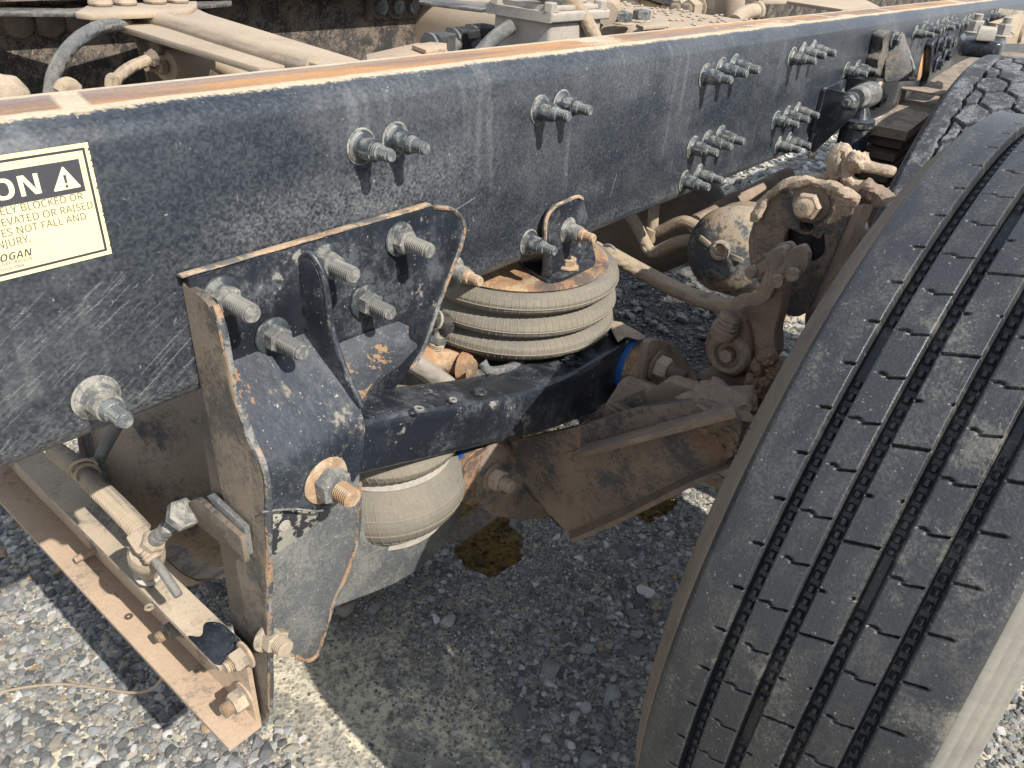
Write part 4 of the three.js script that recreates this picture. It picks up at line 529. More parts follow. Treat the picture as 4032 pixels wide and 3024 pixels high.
{
  const ws = []; for (let w = 0.466; w < 0.6645; w += 0.0021) ws.push(w); for (const g of GR) for (const k of [-6, -5, -4.4, -3.8, -2.6, -2.2, 2.2, 2.6, 3.8, 4.4, 5, 6]) ws.push(g + k * 0.001);
  ws.sort((a, b) => a - b); const W = ws.filter((w, i) => !i || w - ws[i - 1] > 0.0003);
  const pitch = 0.0392;
  const near = (s, at, p) => { const q = ((s - at) % p + p) % p; return Math.min(q, p - q); };
  const depth = (s, w) => {
    let d = 0.0022 * Math.pow(Math.abs(w - 0.565) / 0.1, 4); d += 0.006 * Math.pow(clamp((Math.abs(w - 0.565) - 0.0935) / 0.0055), 2);
    for (const g of GR) { const a = Math.abs(w - g); if (a < 0.0062) { let h = 0.0135 * ss(0.0058, 0.0036, a); if (a < 0.0025) { const q = ((s + g * 3) % 0.0117 + 0.0117) % 0.0117; if (q < 0.0062 && ((s * 2.1 + g * 9) % 1 + 1) % 1 < 0.9) h -= 0.0032; } return d + h; } }
    let c = 0;
    const zig = (w0, w1, ofs, ph) => { const t = (w - w0) / (w1 - w0); if (t < 0 || t > 1) return; const o = -0.011 * t + 0.0048 * ss(0.3, 0.5, t), fullCut = near(s, o + ph, pitch * 2), half = near(s, o + ph + pitch, pitch * 2); c = Math.max(c, 0.004 * ss(0.0012, 0.0005, fullCut) * 1, t > 0.18 ? 0.0045 * ss(0.0012, 0.0005, half) : 0); };
    if (w > GR[0] && w < GR[1]) zig(GR[0] + 0.006, GR[1] - 0.004, 0, 0.004);
    else if (w > GR[2] && w < GR[3]) zig(GR[2] + 0.004, GR[3] - 0.004, 0, 0.019);
    else if (w > GR[1] && w < GR[2]) { const t = (w - GR[1]) / (GR[2] - GR[1]); c = Math.max(c, 0.005 * ss(0.0014, 0.0006, near(s, 0.012 - 0.011 * t, pitch * 2))); if (t < 0.3 || t > 0.8) c = Math.max(c, 0.005 * ss(0.0015, 0.0006, near(s, 0.053 - 0.011 * t, pitch * 2))); }
    else if (w > GR[0] - 0.014 && w < GR[0]) c = Math.max(c, 0.005 * ss(0.0014, 0.0006, near(s, 0.002 + 0.35 * Math.abs(w - GR[0] + 0.008), pitch)));
    else if (w > GR[3] && w < GR[3] + 0.022) c = Math.max(c, 0.0045 * ss(0.0014, 0.0006, near(s, 0.004 - 0.3 * (w - GR[3]), pitch)));
    return d + c;
  };
  const t0 = 1.15, t1 = 3.75;
  part(tyre, 'tread', treadGrid(TR, W, t0, t1, 0.0008 / TR, depth), treadMat, null, true);
  part(tyre, 'tread_far_side', treadGrid(TR, W.filter((w, i) => i % 2 === 0 || i === W.length - 1), t1, t0 + Math.PI * 2, 0.02, (s, w) => { let d = 0.0022 * Math.pow(Math.abs(w - 0.565) / 0.1, 4); for (const g of GR) if (Math.abs(w - g) < 0.005) d += 0.013; return d; }), treadMat, null, true);
  const inn = [[0.4665, 0.4765], [0.463, 0.475], [0.4595, 0.4665], [0.4575, 0.465], [0.4565, 0.461], [0.4535, 0.4595], [0.4525, 0.455], [0.4485, 0.453], [0.4475, 0.448], [0.4445, 0.443], [0.4445, 0.4395], [0.442, 0.437], [0.4415, 0.415], [0.4385, 0.412], [0.4385, 0.409], [0.441, 0.407], [0.444, 0.38], [0.452, 0.345], [0.464, 0.315], [0.478, 0.292]];
  const sw = part(tyre, 'inner_sidewall', ringLathe(inn), sideMat, 'brown dusty inner sidewall', true);
  const out = [[0.6635, 0.4765], [0.6675, 0.4755], [0.6705, 0.4695], [0.6685, 0.4675], [0.6695, 0.4655], [0.6745, 0.4645], [0.678, 0.4575], [0.676, 0.455], [0.677, 0.453], [0.681, 0.4525], [0.6845, 0.445], [0.6825, 0.442], [0.684, 0.44], [0.687, 0.439], [0.6885, 0.43], [0.69, 0.412], [0.689, 0.38], [0.68, 0.345], [0.665, 0.315], [0.65, 0.292]];
  part(tyre, 'outer_sidewall', ringLathe(out), sideMatOut, 'pale grey outer sidewall', true);
  const hairs = []; for (let k = 0; k < 26; k++) { const t = 2.35 + k * 0.052 + rr(-0.012, 0.012), r = 0.452 + rr(-0.012, 0.006), c = Math.cos(t), s = Math.sin(t), z = 0.446, l = rr(0.006, 0.013); const a = V(r * c, r * s, z), b = V((r + l * 0.9) * c - 0.002, (r + l * 0.9) * s + rr(-0.003, 0.003), z - 0.006); hairs.push(tube([a, a.clone().lerp(b, 0.5).add(V(0, 0.001, 0)), b], 0.0005, { seg: 4, rad: 5 })); }
  const hg = merge(...hairs); part(sw, 'vent_spews', boxUV(hg), blackRubber, null, true);
  part(tyre, 'rim', ringLathe([[0.48, 0.292], [0.482, 0.282], [0.495, 0.275], [0.56, 0.255], [0.63, 0.275], [0.648, 0.285], [0.65, 0.292]], 96), paintDusty, null, true);
  part(tyre, 'wheel_disc', ringLathe([[0.6, 0.262], [0.62, 0.2], [0.61, 0.12], [0.6, 0.001]], 64), paintDusty, null, true);
  tyre.rotation.y = -0.0292;
}
const drum = thing('brake_drum', 'mud covered brake drum and axle beam end behind the front tyre', 'brake drum');
part(drum, 'drum', lathe([[0.001, 0], [0.2, 0], [0.21, 0.01], [0.212, 0.16], [0.001, 0.17]], V(0.93, -0.208, 0.415), Z, 72), mudCoat);

// ================= axle seat and brackets =================
const axle = thing('axle_seat', 'mud caked axle beam and fabricated seat plates between the arms and the tyre', 'axle bracket');
part(axle, 'side_plate', prism([V(0.86,-0.3916,-0.1004),V(0.86,-0.3496,-0.0395),V(0.86,-0.3009,0.0273),V(0.86,-0.2631,0.0784),V(0.86,-0.1835,0.1744),V(0.86,-0.1265,0.2676),V(0.86,-0.1313,0.3252),V(0.86,-0.172,0.3307),V(0.86,-0.2204,0.3162),V(0.86,-0.2718,0.267),V(0.86,-0.3239,0.2266),V(0.86,-0.4079,0.1603),V(0.86,-0.4891,0.0895),V(0.86,-0.4707,0.0462),V(0.86,-0.4658,-0.0513),V(0.86,-0.4612,-0.0961)], 0.012, NX, { r: [0, 0, 0, 0, 0, 0.03, 0.03, 0.02, 0.02, 0.02, 0, 0, 0, 0, 0, 0.01, 0.02], bevel: 0.002 }), mudPatch);
part(axle, 'bottom_flange', sheet([[V(0.862,-0.4813,0.0821),V(0.862,-0.3955,0.1571),V(0.862,-0.3134,0.2235),V(0.862,-0.2626,0.2641),V(0.862,-0.2352,0.2897),V(0.862,-0.2061,0.3225)], [V(0.835,-0.4703,0.1027),V(0.835,-0.3857,0.1754),V(0.835,-0.3032,0.2395),V(0.835,-0.2526,0.2786),V(0.835,-0.2242,0.3031),V(0.835,-0.194,0.3352)]], 0.008, V(-0.3, 0.9, 0.2)), mudCoat, 'muddy lower lip');
part(axle, 'overlay_plate', prism([V(0.8575,-0.3527,0.0447),V(0.8575,-0.3286,0.0543),V(0.8575,-0.2979,0.092),V(0.8575,-0.233,0.1682),V(0.8575,-0.1406,0.272),V(0.8575,-0.1538,0.3297),V(0.8575,-0.1773,0.3284),V(0.8575,-0.2252,0.29),V(0.8575,-0.3095,0.21),V(0.8575,-0.3068,0.1636),V(0.8575,-0.3167,0.1287),V(0.8575,-0.3457,0.0892),V(0.8575,-0.3734,0.0596),V(0.8575,-0.3718,0.0449)], 0.0035, NX, { r: 0.015, bevel: 0.001 }), mudPatch);
part(axle, 'ledge', prism([...[V(0.853,-0.2926,0.0873),V(0.853,-0.2568,0.1332),V(0.853,-0.2014,0.1976),V(0.853,-0.1437,0.2609),V(0.853,-0.1104,0.3118)], ...[V(0.815,-0.0969,0.3306),V(0.815,-0.13,0.2788),V(0.815,-0.1862,0.2181),V(0.815,-0.2401,0.1565),V(0.815,-0.274,0.1158)]], 0.01, Y, { r: 0.006, bevel: 0.002 }), mudCoat, 'caked ledge');
part(axle, 'upper_web', prism([V(0.9,-0.3378,0.0574),V(0.9,-0.2825,0.0502),V(0.9,-0.1826,0.1532),V(0.9,-0.243,0.1696),V(0.9,-0.2955,0.1072)], 0.01, NX, { bevel: 0.001 }), mudPatch);
part(axle, 'end_gusset', prism([V(0.856,-0.3165,0.0847),V(0.856,-0.2616,0.0775),V(0.856,-0.2579,0.0815),V(0.856,-0.3121,0.0896)], 0.03, NX, { bevel: 0.001 }), mudCoat);
part(axle, 'upper_ear', lumpy(prism([V(0.9609,-0.1333,0.121),V(0.9844,-0.1379,0.121),V(1.0301,-0.1589,0.121),V(1.0816,-0.1975,0.121),V(1.1555,-0.264,0.121),V(1.1968,-0.3161,0.121),V(1.1984,-0.353,0.121),V(1.072,-0.3104,0.121),V(0.9899,-0.3033,0.121),V(0.9621,-0.2552,0.121),V(0.9542,-0.2163,0.121)], 0.012, Z, { r: [0.01, 0.01, 0.02, 0.02, 0.02, 0.02, 0.02, 0.02, 0.01, 0.01, 0.01], bevel: 0.002 }), 0.0014, 45, 0.012, 4), mudCoat);
hexBoltParts(axle, V(0.9978,-0.1896,0.1225), Z, { af: 0.034, h: 0.02, wr: 0.026, r: 0.0105, len: 0.03, mat: mudPale, wm: mudCoat, tm: mudCoat, name: 'pivot_bolt' });
part(axle, 'ear_mud', lumpy(prism([...[V(0.91,-0.2485,0.1542),V(0.91,-0.2008,0.1502),V(0.91,-0.1524,0.1857),V(0.91,-0.1483,0.2308),V(0.91,-0.1636,0.2526),V(0.91,-0.204,0.2113)]], 0.025, NX, { bevel: 0.004, r: 0.01 }), 0.0016, 40, 0.01, 5), mudCoat);
part(axle, 'lower_ear', prism([V(0.6616,-0.2044,0.066),V(0.6806,-0.2118,0.066),V(0.7267,-0.2877,0.066),V(0.8301,-0.4419,0.066),V(0.7531,-0.3991,0.066),V(0.6766,-0.3416,0.066),V(0.6467,-0.3013,0.066),V(0.6333,-0.2715,0.066),V(0.6411,-0.2251,0.066)], 0.008, Z, { r: [0.01, 0.006, 0, 0.006, 0.02, 0.02, 0.02, 0.02, 0.02], bevel: 0.002 }), mudPatch);
hexBoltParts(axle, V(0.6651,-0.2606,0.0665), Z, { af: 0.028, h: 0.015, wr: 0.021, r: 0.0095, len: 0.018, mat: mudPale, wm: mudCoat, tm: mudPale, name: 'pivot_bolt' });
part(axle, 'bolt_head', lathe([[0, 0.012], [0.012, 0.011], [0.016, 0.006], [0.016, 0]], V(0.8575,-0.377,-0.0667), NX, 20), mudCoat);
part(axle, 'axle_beam', lumpy(lathe([[0.001, 0], [0.052, 0], [0.052, 0.26], [0.062, 0.3], [0.07, 0.34], [0.001, 0.36]], V(0.94, -0.25, 0.1), Z, 36), 0.004, 22, 0.02, 3), mudCoat);
part(axle, 'mud_lump', blob(V(0.86,-0.1829,0.2974), 0.012, 0.028, 0.03, 0.5, 5, 3), mudClod);
part(axle, 'mud_lump', blob(V(0.9,-0.1522,0.2807), 0.05, 0.03, 0.05, 0.4, 6, 8), mudCoat);

// ================= slack adjuster =================
const slack = thing('slack_adjuster', 'mud covered brake slack adjuster with hex adjusting bolt and rubber boot', 'slack adjuster');
part(slack, 'body', lumpy(prism([V(0.985,-0.1315,0.203),V(0.985,-0.1099,0.1976),V(0.985,-0.0746,0.203),V(0.985,-0.0512,0.2261),V(0.985,-0.0612,0.2551),V(0.985,-0.086,0.2682),V(0.985,-0.1214,0.2752),V(0.985,-0.1428,0.2656),V(0.985,-0.1545,0.2496),V(0.985,-0.1517,0.2221)], 0.05, NX, { r: 0.018, bevel: 0.006, segs: 5 }), 0.0018, 50, 0.012, 5), mudClod);
{ const c = V(0.9845,-0.1151,0.2409); part(slack, 'recess_ring', lumpy(lathe([[0.012, 0.0005], [0.0175, 0.0018], [0.0205, 0.009], [0.026, 0.0115], [0.0305, 0.0085], [0.034, 0]], c, NX, 40), 0.0009, 70, 0.006, 3), mudCoat); hexBoltParts(slack, c, NX, { af: 0.0185, h: 0.01, wr: 0.011, r: 0.004, len: 0.001, mat: mudPale, wm: mudClod, tm: mudPale, name: 'adjusting_bolt' }); }
part(slack, 'neck', lumpy(prism([V(1,-0.0959,0.2474),V(1,-0.067,0.2333),V(1,-0.0247,0.2486),V(1,0.0036,0.2592),V(1,0.0119,0.2842),V(1,-0.0238,0.2921),V(1,-0.0673,0.2921),V(1,-0.1004,0.3033),V(1,-0.1283,0.2917),V(1,-0.1324,0.2634)], 0.034, NX, { r: 0.012, bevel: 0.004 }), 0.0008, 50, 0.014, 4), mudCoat);
{ const a = V(0.968,-0.0725,0.2328), b = V(0.968,-0.0379,0.2393), d = b.clone().sub(a).normalize(); part(slack, 'rubber_boot', lathe([[0.017, -0.012], [0.02, 0], [0.0195, 0.003], [0.017, 0.005], [0.0185, 0.009], [0.0165, 0.0115], [0.0175, 0.0155], [0.015, 0.018], [0.0165, 0.022], [0.013, 0.026], [0, 0.027]], a, d, 32), mudCoat); }
part(slack, 'link_arm', lumpy(prism([V(0.957,0.0736,0.2881),V(0.957,0.0672,0.2961),V(0.957,0.0409,0.294),V(0.957,-0.0043,0.2885),V(0.957,-0.0175,0.2744),V(0.957,-0.0207,0.2616),V(0.957,-0.0326,0.2519),V(0.957,-0.0382,0.2363),V(0.957,-0.0248,0.234),V(0.957,-0.0109,0.2455),V(0.957,-0.0065,0.2623),V(0.957,0.0099,0.2704),V(0.957,0.0507,0.2735),V(0.957,0.0634,0.2729)], 0.018, NX, { r: [0.006, 0.006, 0.01, 0.016, 0.01, 0.01, 0.01, 0.01, 0.012, 0.012, 0.01, 0.01, 0.01, 0.008], bevel: 0.003 }), 0.0008, 40, 0.012, 4), mudCoat);
part(slack, 'clevis_prong', lumpy(prism([V(0.94,0.0232,0.2867),V(0.94,0.0344,0.2851),V(0.94,0.0555,0.2988),V(0.94,0.0767,0.3026),V(0.94,0.0885,0.3176),V(0.94,0.0794,0.3278),V(0.94,0.0605,0.3305),V(0.94,0.0426,0.322),V(0.94,0.0342,0.308),V(0.94,0.0251,0.3003),V(0.94,0.0207,0.2911)], 0.012, NX, { r: 0.004, bevel: 0.002 }), 0.0006, 60, 0.01, 4), mudCoat);
part(slack, 'clevis_prong', lumpy(prism([V(0.985,0.0055,0.2449),V(0.985,0.0187,0.2431),V(0.985,0.0385,0.2587),V(0.985,0.0614,0.2689),V(0.985,0.0708,0.2852),V(0.985,0.0632,0.2967),V(0.985,0.0457,0.282),V(0.985,0.0276,0.2668),V(0.985,0.0109,0.2573)], 0.012, NX, { r: 0.004, bevel: 0.002 }), 0.0006, 60, 0.01, 4), mudCoat);
for (const p of [V(0.928,0.0385,0.3027),V(0.928,0.053,0.3199)]) part(slack, 'clevis_pin', lathe([[0, 0.008], [0.006, 0.008], [0.0085, 0.006], [0.009, 0]], p, NX, 18), mudCoat);
part(slack, 'pin_end', lathe([[0, 0.014], [0.007, 0.013], [0.009, 0.008], [0.009, 0]], V(0.99,0.016,0.2456), NX, 18), mudCoat);
part(slack, 'lower_mount', lumpy(prism([V(1,-0.169,0.1958),V(1,-0.1649,0.2211),V(1,-0.1454,0.2739),V(1,-0.1213,0.29),V(1,-0.1175,0.3174),V(1,-0.1699,0.3237),V(1,-0.2145,0.2904),V(1,-0.2195,0.253),V(1,-0.2068,0.2061)], 0.06, NX, { r: 0.015, bevel: 0.006 }), 0.0035, 35, 0.014, 5), mudCoat);
part(slack, 'mount_pin', lathe([[0, 0.014], [0.012, 0.013], [0.0155, 0.009], [0.016, 0]], V(0.998,-0.1842,0.2506), NX, 22), mudClod);
for (let k = 0; k < 7; k++) part(slack, 'mud_clod', blob([V(0.97,-0.1079,0.2932), V(0.97,-0.089,0.3025), V(0.965,-0.1371,0.292), V(0.965,-0.1643,0.2876), V(0.97,-0.1294,0.3056), V(0.98,-0.1116,0.3121), V(0.97,-0.1498,0.3035)][k], rr(0.01, 0.02), rr(0.01, 0.018), rr(0.01, 0.018), 0.4, 5, k * 3), mudClod);

// ================= brake chamber and its bracket =================
const spider = thing('chamber_bracket', 'mud caked steel bracket plate with a large nut above the slack adjuster', 'bracket');
part(spider, 'plate', lumpy(prism([V(1.1,0.0165,0.1836),V(1.1,0.0426,0.185),V(1.1,0.068,0.1892),V(1.1,0.0989,0.2041),V(1.1,0.1219,0.2352),V(1.1,0.1272,0.2688),V(1.1,0.1215,0.3042),V(1.1,0.1155,0.3262),V(1.1,0.095,0.3227),V(1.1,0.0458,0.3154),V(1.1,-0.0162,0.3084),V(1.1,-0.0616,0.3032),V(1.1,-0.0817,0.2861),V(1.1,-0.0763,0.2534),V(1.1,-0.0385,0.209),V(1.1,-0.0132,0.1922)], 0.02, NX, { r: [0.03, 0.03, 0.03, 0.03, 0.03, 0.03, 0.02, 0.01, 0, 0, 0, 0.01, 0.02, 0.02, 0.02, 0.02], bevel: 0.004, holes: [[V(1.1,0.0349,0.2688), 0.03], [V(1.1,0.0618,0.265), 0.0105]], segs: 12 }), 0.0012, 45, 0.014, 4), mudPatch);
part(spider, 'inset_plate', prism([V(1.0995,0.1001,0.2385),V(1.0995,0.1099,0.2909),V(1.0995,0.0954,0.2989),V(1.0995,0.0451,0.2889),V(1.0995,0.0509,0.275),V(1.0995,0.0507,0.2598),V(1.0995,0.0508,0.2401),V(1.0995,0.0659,0.239)], 0.004, NX, { r: [0.012, 0.01, 0.01, 0.02, 0.02, 0.02, 0.01, 0.01], bevel: 0.001, holes: [[V(1.1,0.0618,0.265), 0.0105]] }), mudPatch);
part(spider, 'side_wall', lumpy(sheet([[V(1.094,0.106,0.3247),V(1.094,0.0482,0.3182),V(1.094,-0.0135,0.3113),V(1.094,-0.0555,0.3061)], [V(1.06,0.122,0.3439),V(1.06,0.0666,0.338),V(1.06,0.0086,0.3301),V(1.06,-0.0347,0.3248)]], 0.012, NX), 0.0015, 40, 0.014, 4), mudCoat);
part(spider, 'caked_mud', lumpy(tube([V(1.09,0.0498,0.1924),V(1.09,0.0812,0.1993),V(1.09,0.1042,0.2149),V(1.09,0.1214,0.2422),V(1.09,0.1265,0.2741),V(1.09,0.1218,0.3076),V(1.09,0.1152,0.3272)], (t) => 0.0065 + 0.0015 * Math.sin(t * 17), { seg: 80, rad: 14 }), 0.003, 60, 0.007, 2), mudPale, 'pale mud caked along the upper rim');
hexBoltParts(spider, V(1.098,0.0928,0.2643), NX, { af: 0.034, h: 0.017, wr: 0.026, r: 0.0125, len: 0.016, mat: mudPale, wm: mudCoat, tm: mudPale, name: 'hex_nut' });
part(spider, 'push_rod', lathe([[0, 0], [0.011, 0], [0.011, 0.12], [0, 0.12]], V(1.12,0.0186,0.2651), NX, 18), mudCoat);
part(spider, 'backing', lathe([[0.001, 0], [0.06, 0], [0.07, 0.02], [0.07, 0.07], [0.001, 0.07]], V(1.13,0.0218,0.2602), X, 40), blackRubber);
const chamber = thing('brake_chamber', 'round dusty brake chamber with a dished cover and centre plug', 'brake chamber');
{ const c = V(1.27,-0.0728,0.091), pr = [[0.001, 0.052]]; for (let k = 1; k <= 8; k++) { const t = k / 8 * Math.PI / 2; pr.push([0.078 * Math.sin(t), 0.052 * Math.cos(t)]); } pr.push([0.08, -0.06], [0.088, -0.063], [0.088, -0.078], [0.08, -0.082], [0.075, -0.16], [0.001, -0.17]); const d = V(-0.95, 0.25, 0.05).normalize();
  part(chamber, 'can', lathe(pr, c, d, 60), weathered({ base: [0.045, 0.05, 0.055], rough: 0.7, coats: [{ col: [0.33, 0.25, 0.165], t: 0.46, s: 0.12, max: 0.9, cells: 4, grain: 0.9 }, { col: [0.2, 0.19, 0.17], t: 0.6, s: 0.15, max: 0.6, cells: 12 }], bump: 0.0006 }));
  const e = c.clone().addScaledVector(d, 0.052); part(chamber, 'plug_ring', lathe([[0.009, -0.004], [0.01, 0.004], [0.0125, 0.0065], [0.017, 0.004], [0.018, -0.002], [0.024, -0.003], [0.026, -0.006]], e, d, 30), dustWorn);
  part(chamber, 'centre_plug', lathe([[0, 0.001], [0.0085, 0.002], [0.0095, -0.002]], e, d, 20), boltRust);
  part(chamber, 'cover_tab', prism([V(0, 0.006, 0.018), V(0, -0.005, 0.02), V(0, -0.006, 0.042), V(0, 0.003, 0.045)].map((p) => e.clone().add(V(0.001, p.y - 0.006, p.z))), 0.004, d, { r: 0.004 }), dustWorn);
  part(chamber, 'cover_tab', prism([V(0, 0.006, -0.018), V(0, -0.005, -0.02), V(0, 0.006, -0.045), V(0, 0.016, -0.043)].map((p) => e.clone().add(V(0.001, p.y, p.z))), 0.004, d, { r: 0.004 }), dustWorn);
}
const brakeHose = thing('drag_pipe', 'thick tan dusty pipe running from the air spring to the slack adjuster', 'pipe');
part(brakeHose, 'pipe', tube([V(1.09,-0.0652,-0.1037), V(1.1,-0.0784,-0.0611), V(1.13,-0.1067,0.011), V(1.13,-0.1163,0.0865), V(1.12,-0.1098,0.1597), V(1.12,-0.105,0.1917)], (t) => t < 0.14 ? 0.0095 : 0.0142, { seg: 60, rad: 18 }), hoseDust);
part(brakeHose, 'hose_clip', tube([0, 1, 2, 3, 4, 5, 6, 7].map((k) => { const p = V(1.1,-0.0784,-0.0581); return V(p.x + 0.004 * Math.sin(k * 0.785), p.y + 0.0135 * Math.cos(k * 0.785), p.z + 0.0135 * Math.sin(k * 0.785)); }), 0.0035, { seg: 30, rad: 8, closed: true }), boltSteel);
const pipeMat = hoseDust;
const pA = thing('brake_hose', 'bent tan brake hose dropping from behind the rail and turning to the chamber', 'hose');
part(pA, 'hose', tube([V(1.3,-0.0696,-0.148),V(1.3,-0.0968,-0.1185),V(1.3,-0.1276,-0.0916),V(1.3,-0.1353,-0.0752),V(1.3,-0.116,-0.0494),V(1.3,-0.0968,-0.0224),V(1.3,-0.0868,0.0055),V(1.3,-0.0861,0.0297)], 0.0115, { seg: 60, rad: 16 }), pipeMat);
part(pA, 'band', lathe([[0.011, 0], [0.0135, 0.001], [0.0135, 0.006], [0.011, 0.007]], V(1.3,-0.1288,-0.0892), V(0, -0.8, -0.5), 24), dustWorn);
const pB = thing('brake_hose', 'upper tan brake hose branching over the other one towards the chamber', 'hose');
part(pB, 'hose', tube([V(1.33,-0.1136,-0.1081),V(1.33,-0.0981,-0.0809),V(1.33,-0.0778,-0.0555),V(1.33,-0.0675,-0.035),V(1.33,-0.0696,-0.0124),V(1.33,-0.0736,0.0161)], 0.011, { seg: 50, rad: 16 }), pipeMat);
part(pB, 'tee_joint', lathe([[0.008, 0], [0.014, 0.002], [0.0145, 0.026], [0.009, 0.028]], V(1.325,-0.1261,-0.105), V(0.1, 1, 0.2), 20), pipeMat);
part(pB, 'riser', tube([V(1.33,-0.1183,-0.1008),V(1.33,-0.0974,-0.1024),V(1.33,-0.065,-0.1061),V(1.33,-0.0419,-0.1072)], 0.011, { seg: 16, rad: 14 }), pipeMat);

const clamp1 = thing('muddy_clamp', 'clamp with a bolt, thickly caked in pale mud, above the bracket plate', 'clamp');
part(clamp1, 'left_lug', blob(V(1.12,0.1498,0.2759), 0.013, 0.024, 0.012, 0.3, 6, 1), mudPale);
part(clamp1, 'left_strap', lumpy(tube([V(1.12,0.1699,0.2806),V(1.12,0.1549,0.2784),V(1.12,0.1414,0.2842),V(1.12,0.1283,0.2754),V(1.12,0.1238,0.256),V(1.12,0.1125,0.2281)], 0.0075, { seg: 40, rad: 10 }), 0.0022, 70, 0.006, 2), mudPale);
part(clamp1, 'left_eye', lumpy(tube([V(1.12,0.1509,0.275),V(1.12,0.1626,0.2704),V(1.12,0.1696,0.2762),V(1.12,0.1672,0.2858),V(1.12,0.1552,0.2886),V(1.12,0.1457,0.2862)], 0.008, { seg: 40, rad: 10 }), 0.0022, 70, 0.006, 2), mudPale);
part(clamp1, 'right_lug', lumpy(tube([V(1.12,0.1254,0.3254),V(1.12,0.1265,0.3085),V(1.12,0.1341,0.2973),V(1.12,0.1471,0.2923),V(1.12,0.1592,0.2952),V(1.12,0.1636,0.304)], (t) => 0.011 - 0.003 * t, { seg: 50, rad: 14 }), 0.0028, 60, 0.006, 2), mudPale);
part(clamp1, 'mud_lump', blob(V(1.12,0.1584,0.303), 0.016, 0.014, 0.015, 0.3, 6, 5), mudPale);
part(clamp1, 'clamp_bolt', lumpy(lathe([[0, 0], [0.0085, 0.001], [0.0075, 0.02], [0.008, 0.036], [0.007, 0.041], [0, 0.042]], V(1.12,0.1541,0.3118), V(0.25, -0.05, 0.97)), 0.0016, 80, 0.006, 3), mudPale);
part(clamp1, 'cross_bolt', lathe(threadProf(0.006, 0.05, 0.003), V(1.12,0.1527,0.2829), V(0.2, -0.05, 0.97)), mudCoat);
part(clamp1, 'mud_tail', lumpy(tube([V(1.12,0.1269,0.3211),V(1.12,0.1249,0.3337),V(1.12,0.1193,0.3448),V(1.12,0.1125,0.3561)], 0.014, { seg: 30, rad: 14 }), 0.006, 50, 0.007, 3), mudCoat);

// ================= behind: leaf spring, shock, brackets, rear tyre =================
const leaf = thing('leaf_spring', 'brown dusty leaf spring pack with stepped ends behind the bracket plate', 'leaf spring');
{
  const rows = (pts, z0, z1) => [pts.map((p) => V(p.x, p.y, z0)), pts.map((p) => V(p.x, p.y, z1))];
  const top = [V(1.8807,0.0673,0.1),V(2.0422,0.0863,0.1),V(2.1465,0.1024,0.1),V(2.3027,0.111,0.1),V(2.4531,0.1203,0.1),V(2.6113,0.1249,0.1)]; const L = top.length;
  part(leaf, 'leaf', sheet(rows(top, 0.1, 0.18), 0.021, Y), leafDust);
  for (let k = 1; k < 6; k++) { const q = top.map((p, i) => V(p.x + (i === 0 ? 0.012 * k + (k % 2) * 0.02 : 0), p.y - 0.0285 * k + 0.002 * i, 0)); part(leaf, 'leaf', sheet(rows(q, 0.1 - 0.004 * k, 0.172 - 0.004 * k), 0.019 - 0.001 * k, Y), leafSteel); }
  const clip = V(2.1064,0.1045,0.1); part(leaf, 'rebound_clip', sheet([[V(clip.x - 0.05, clip.y - 0.08, 0.094), V(clip.x, clip.y - 0.08, 0.094)], [V(clip.x - 0.05, clip.y + 0.022, 0.094), V(clip.x, clip.y + 0.026, 0.094)], [V(clip.x - 0.05, clip.y + 0.022, 0.186), V(clip.x, clip.y + 0.026, 0.186)], [V(clip.x - 0.05, clip.y - 0.06, 0.186), V(clip.x, clip.y - 0.06, 0.186)]], 0.005, Y), leafDust, 'thin clip around the leaves');
  const up = [V(2.3077,0.1016,0.08),V(2.4625,0.1199,0.08),V(2.6387,0.1359,0.08),V(2.842,0.1413,0.08),V(3.1274,0.1313,0.08),V(3.471,0.1082,0.08)]; part(leaf, 'helper_leaf', sheet(rows(up, 0.08, 0.2), 0.03, Y), leafDust);
}
const shock = thing('shock_mount', 'black bracket with rubber bush and shock absorber on the rail beside the leaf spring', 'shock absorber');
part(shock, 'front_cheek', prism([V(1.8,0.1338,-0.004),V(1.8,0.1371,0.0044),V(1.8,0.135,0.0718),V(1.8,0.1222,0.0854),V(1.8,0.1004,0.0859),V(1.8,-0.0023,0.0164),V(1.8,0.0083,0.0027)], 0.008, NX, { r: [0.008, 0.006, 0.015, 0.01, 0.02, 0.004, 0.004], bevel: 0.0015 }), paintDark);
part(shock, 'rear_cheek', prism([V(1.93,0.1381,-0.0232),V(1.93,0.1463,-0.0093),V(1.93,0.1489,0.0584),V(1.93,0.1359,0.0756),V(1.93,0.1115,0.0779),V(1.93,0.0807,0.0471),V(1.93,0.0211,0.0098)], 0.008, NX, { r: 0.012, bevel: 0.0015 }), paintDark);
part(shock, 'back', prism([V(1.795, 0.137, 0.01), V(1.93, 0.145, 0.01), V(1.93, 0.02, 0.01), V(1.795, 0.0, 0.01)], 0.008, Z, { bevel: 0.001, r: 0.01 }), paintDark);
{ const c = V(1.812,0.1241,0.0708); part(shock, 'bush', lathe([[0, 0], [0.021, 0], [0.024, 0.005], [0.024, 0.035], [0.027, 0.038], [0.027, 0.1], [0.024, 0.108], [0, 0.108]], c, X, 40), weathered({ base: [0.1, 0.1, 0.1], rough: 0.6, coats: [{ col: [0.3, 0.28, 0.24], t: 0.55, s: 0.2, max: 0.5, cells: 8 }], N: 256 }), 'grey rubber bush'); }
hexBoltParts(shock, V(1.796,0.1207,0.0684), NX, { af: 0.026, h: 0.015, wr: 0.019, r: 0.009, len: 0.013, mat: boltSteel, wm: boltSteel, tm: boltSteel });
